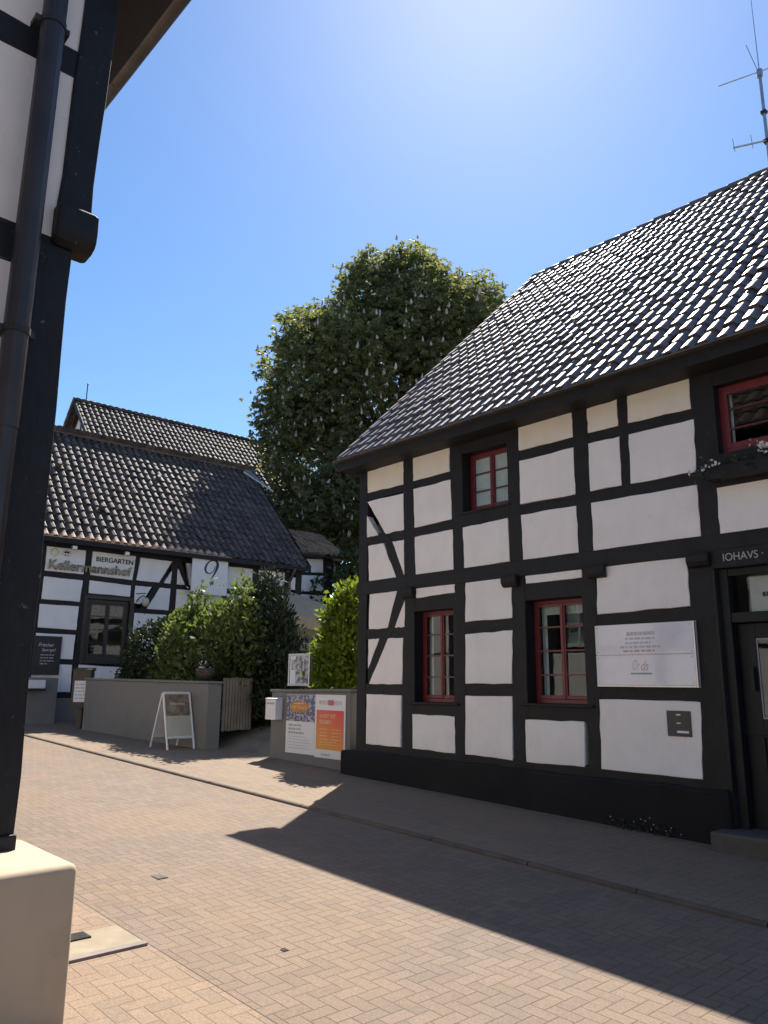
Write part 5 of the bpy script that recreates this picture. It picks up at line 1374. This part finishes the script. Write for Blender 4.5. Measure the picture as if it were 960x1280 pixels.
# ------------------------------------------------------------------ chestnut tree in blossom and the greenery behind
def chestnut():
    t = thing('chestnut_tree', 'tall chestnut tree with white blossom candles behind the half-timbered houses', 'tree', (.27, 30.6, .75))
    rng = np.random.default_rng(77)
    lob = [(1.22, 16.36, 2.74), (-.36, 13.42, 3.48), (-2.84, 13.67, 2.28), (2.75, 14.9, 2.75), (-2.44, 10.43, 2.48), (-.01, 8.86, 3.06), (-2.58, 7.9, 1.67), (-1.2, 6.98, 1.81), (3.4, 11.6, 3.0), (-.41, 17.2, 1.63), (-3.8, 12.22, 1.41), (.9, 18.1, 1.2), (3.2, 16.6, 1.6), (-3.2, 15.3, 1.15), (1.5, 6.9, 2.3), (-1.75, 14.9, 1.75)]
    lobes = []
    for i, (x, z, r_) in enumerate(lob):
        k_ = 1.056; lobes.append((x * k_ - .27, (-.6 if i % 2 else .5), 1.6 + (z - 1.6) * k_ - 1.1, r_ * k_, r_ * 1.05 * k_, r_ * .96 * k_))
    P, N = ellipsoid_clumps(lobes, 7600, rng, (.82, 1.06), .80)
    # inner foliage so that little sky shows through
    Pi, Ni = ellipsoid_clumps([(a, b, c, d * .8, e * .8, f * .8) for a, b, c, d, e, f in lobes], 9000, rng, (.6, 1.14), .3)
    hole = np.sin(P[:, 0] * 2.3 + 1) * np.sin(P[:, 1] * 2.1) * np.sin(P[:, 2] * 2.6 + P[:, 0]) < .86
    P, N = P[hole], N[hole]
    A = np.concatenate([P, Pi]); NA = np.concatenate([N, Ni])
    # palmate leaves: each clump carries two or three hands of five hanging leaflets
    hands = 3; C = np.repeat(A, hands, 0) + rng.normal(size=(len(A) * hands, 3)) * .17
    Nn = np.repeat(NA, hands, 0); k = 6
    C = np.repeat(C, k, 0); Nn = np.repeat(Nn, k, 0)
    ang = np.tile(np.arange(k) / k * 2 * math.pi, len(C) // k) + np.repeat(rng.uniform(0, 6, len(C) // k), k)
    ax = np.stack([np.cos(ang), np.sin(ang), np.zeros_like(ang)], 1)
    D = ax * .8 + Nn * .45 + (0, 0, -.55) + rng.normal(size=C.shape) * .15
    cl = np.repeat(rng.random(len(A)), hands * k)
    V, r_ = leaves(C, D, rng.uniform(.15, .26, len(C)), rng.uniform(.07, .11, len(C)), rng, .2, rnd=np.clip(.6 * cl + .4 * rng.random(len(C)), 0, 1))
    leaf_obj('crown', V, r_, M['leaf'], t)
    # upright blossom candles near the skin
    sel = rng.choice(len(P), 1250, replace=False); Q = P[sel] + N[sel] * rng.uniform(-.05, .24, (len(sel), 1)) + (0, 0, .05)
    sel2 = Q[:, 1] < 3.0; Q = Q[sel2]
    s = MB()
    for q in Q:
        h = rng.uniform(.14, .30); w = rng.uniform(.04, .07); lean = rng.normal(size=2) * .006; n = 5; vs = []
        for lv, (zz, rr) in enumerate(((0, .5), (.22, 1.0), (.6, .62), (1.0, .1))):
            for kk in range(n):
                a = 2 * math.pi * (kk + .5 * lv) / n; j = rng.uniform(.75, 1.25)
                vs.append((q[0] + lean[0] * zz * 3 + math.cos(a) * w * rr * j, q[1] + lean[1] * zz * 3 + math.sin(a) * w * rr * j, q[2] + h * zz))
        s.add(vs, [(l * n + kk, l * n + (kk + 1) % n, (l + 1) * n + (kk + 1) % n, (l + 1) * n + kk) for l in range(3) for kk in range(n)])
    o = s.build('blossom', M['candle'], t); o['kind'] = 'stuff'
    s = MB(); s.tube([(0, 0, -1.0), (.05, .05, 2.5), (0, 0, 5.5), (.15, 0, 9), (.3, 0, 13)], [.48, .40, .34, .24, .10], 12)
    s.build('trunk', M['bark'], t, smooth=True)
    s = MB()
    for i, l in enumerate(lobes):
        z0 = min(10, max(3.0, l[2] * .62)); b = Vector((.03 * z0, 0, z0)); e = Vector(l[:3]); m = b.lerp(e, .55) + Vector((0, 0, .35))
        s.tube([b, m, e], [.17, .11, .04], 7)
    s.build('limb', M['bark'], t, smooth=True)
chestnut()

def backdrop_shrub(name, label, x, y, z, lobes, n, seed, mat):
    t = thing(name, label, 'tree', (x, y, z)); rng = np.random.default_rng(seed)
    foliage('crown', lobes, n, 8, .16, .22, .13, mat, t, rng, .1, .1)
    s = MB(); s.tube([(0, 0, -.5), (.05, 0, 1.5), (0, 0, 3)], [.16, .12, .06], 8); s.build('trunk', M['bark'], t)
backdrop_shrub('garden_tree', 'dense dark green small tree beyond the beer garden, below the chestnut crown', -.7, 26.0, .7, [(0, 0, 2.6, 2.0, 1.2, 2.2), (1.4, .3, 2.2, 1.6, 1.2, 2.0), (-1.2, 0, 1.6, 1.2, 1.0, 1.5), (.6, 0, 4.2, 1.4, 1.1, 1.2)], 900, 51, M['leaf_bg'])
backdrop_shrub('garden_tree', 'broad garden tree half hidden behind the half-timbered gable', 4.2, 24.5, .6, [(0, 0, 2.4, 2.2, 1.6, 2.2), (1.8, .3, 2.9, 1.9, 1.4, 2.2)], 600, 52, M['leaf_bg'])
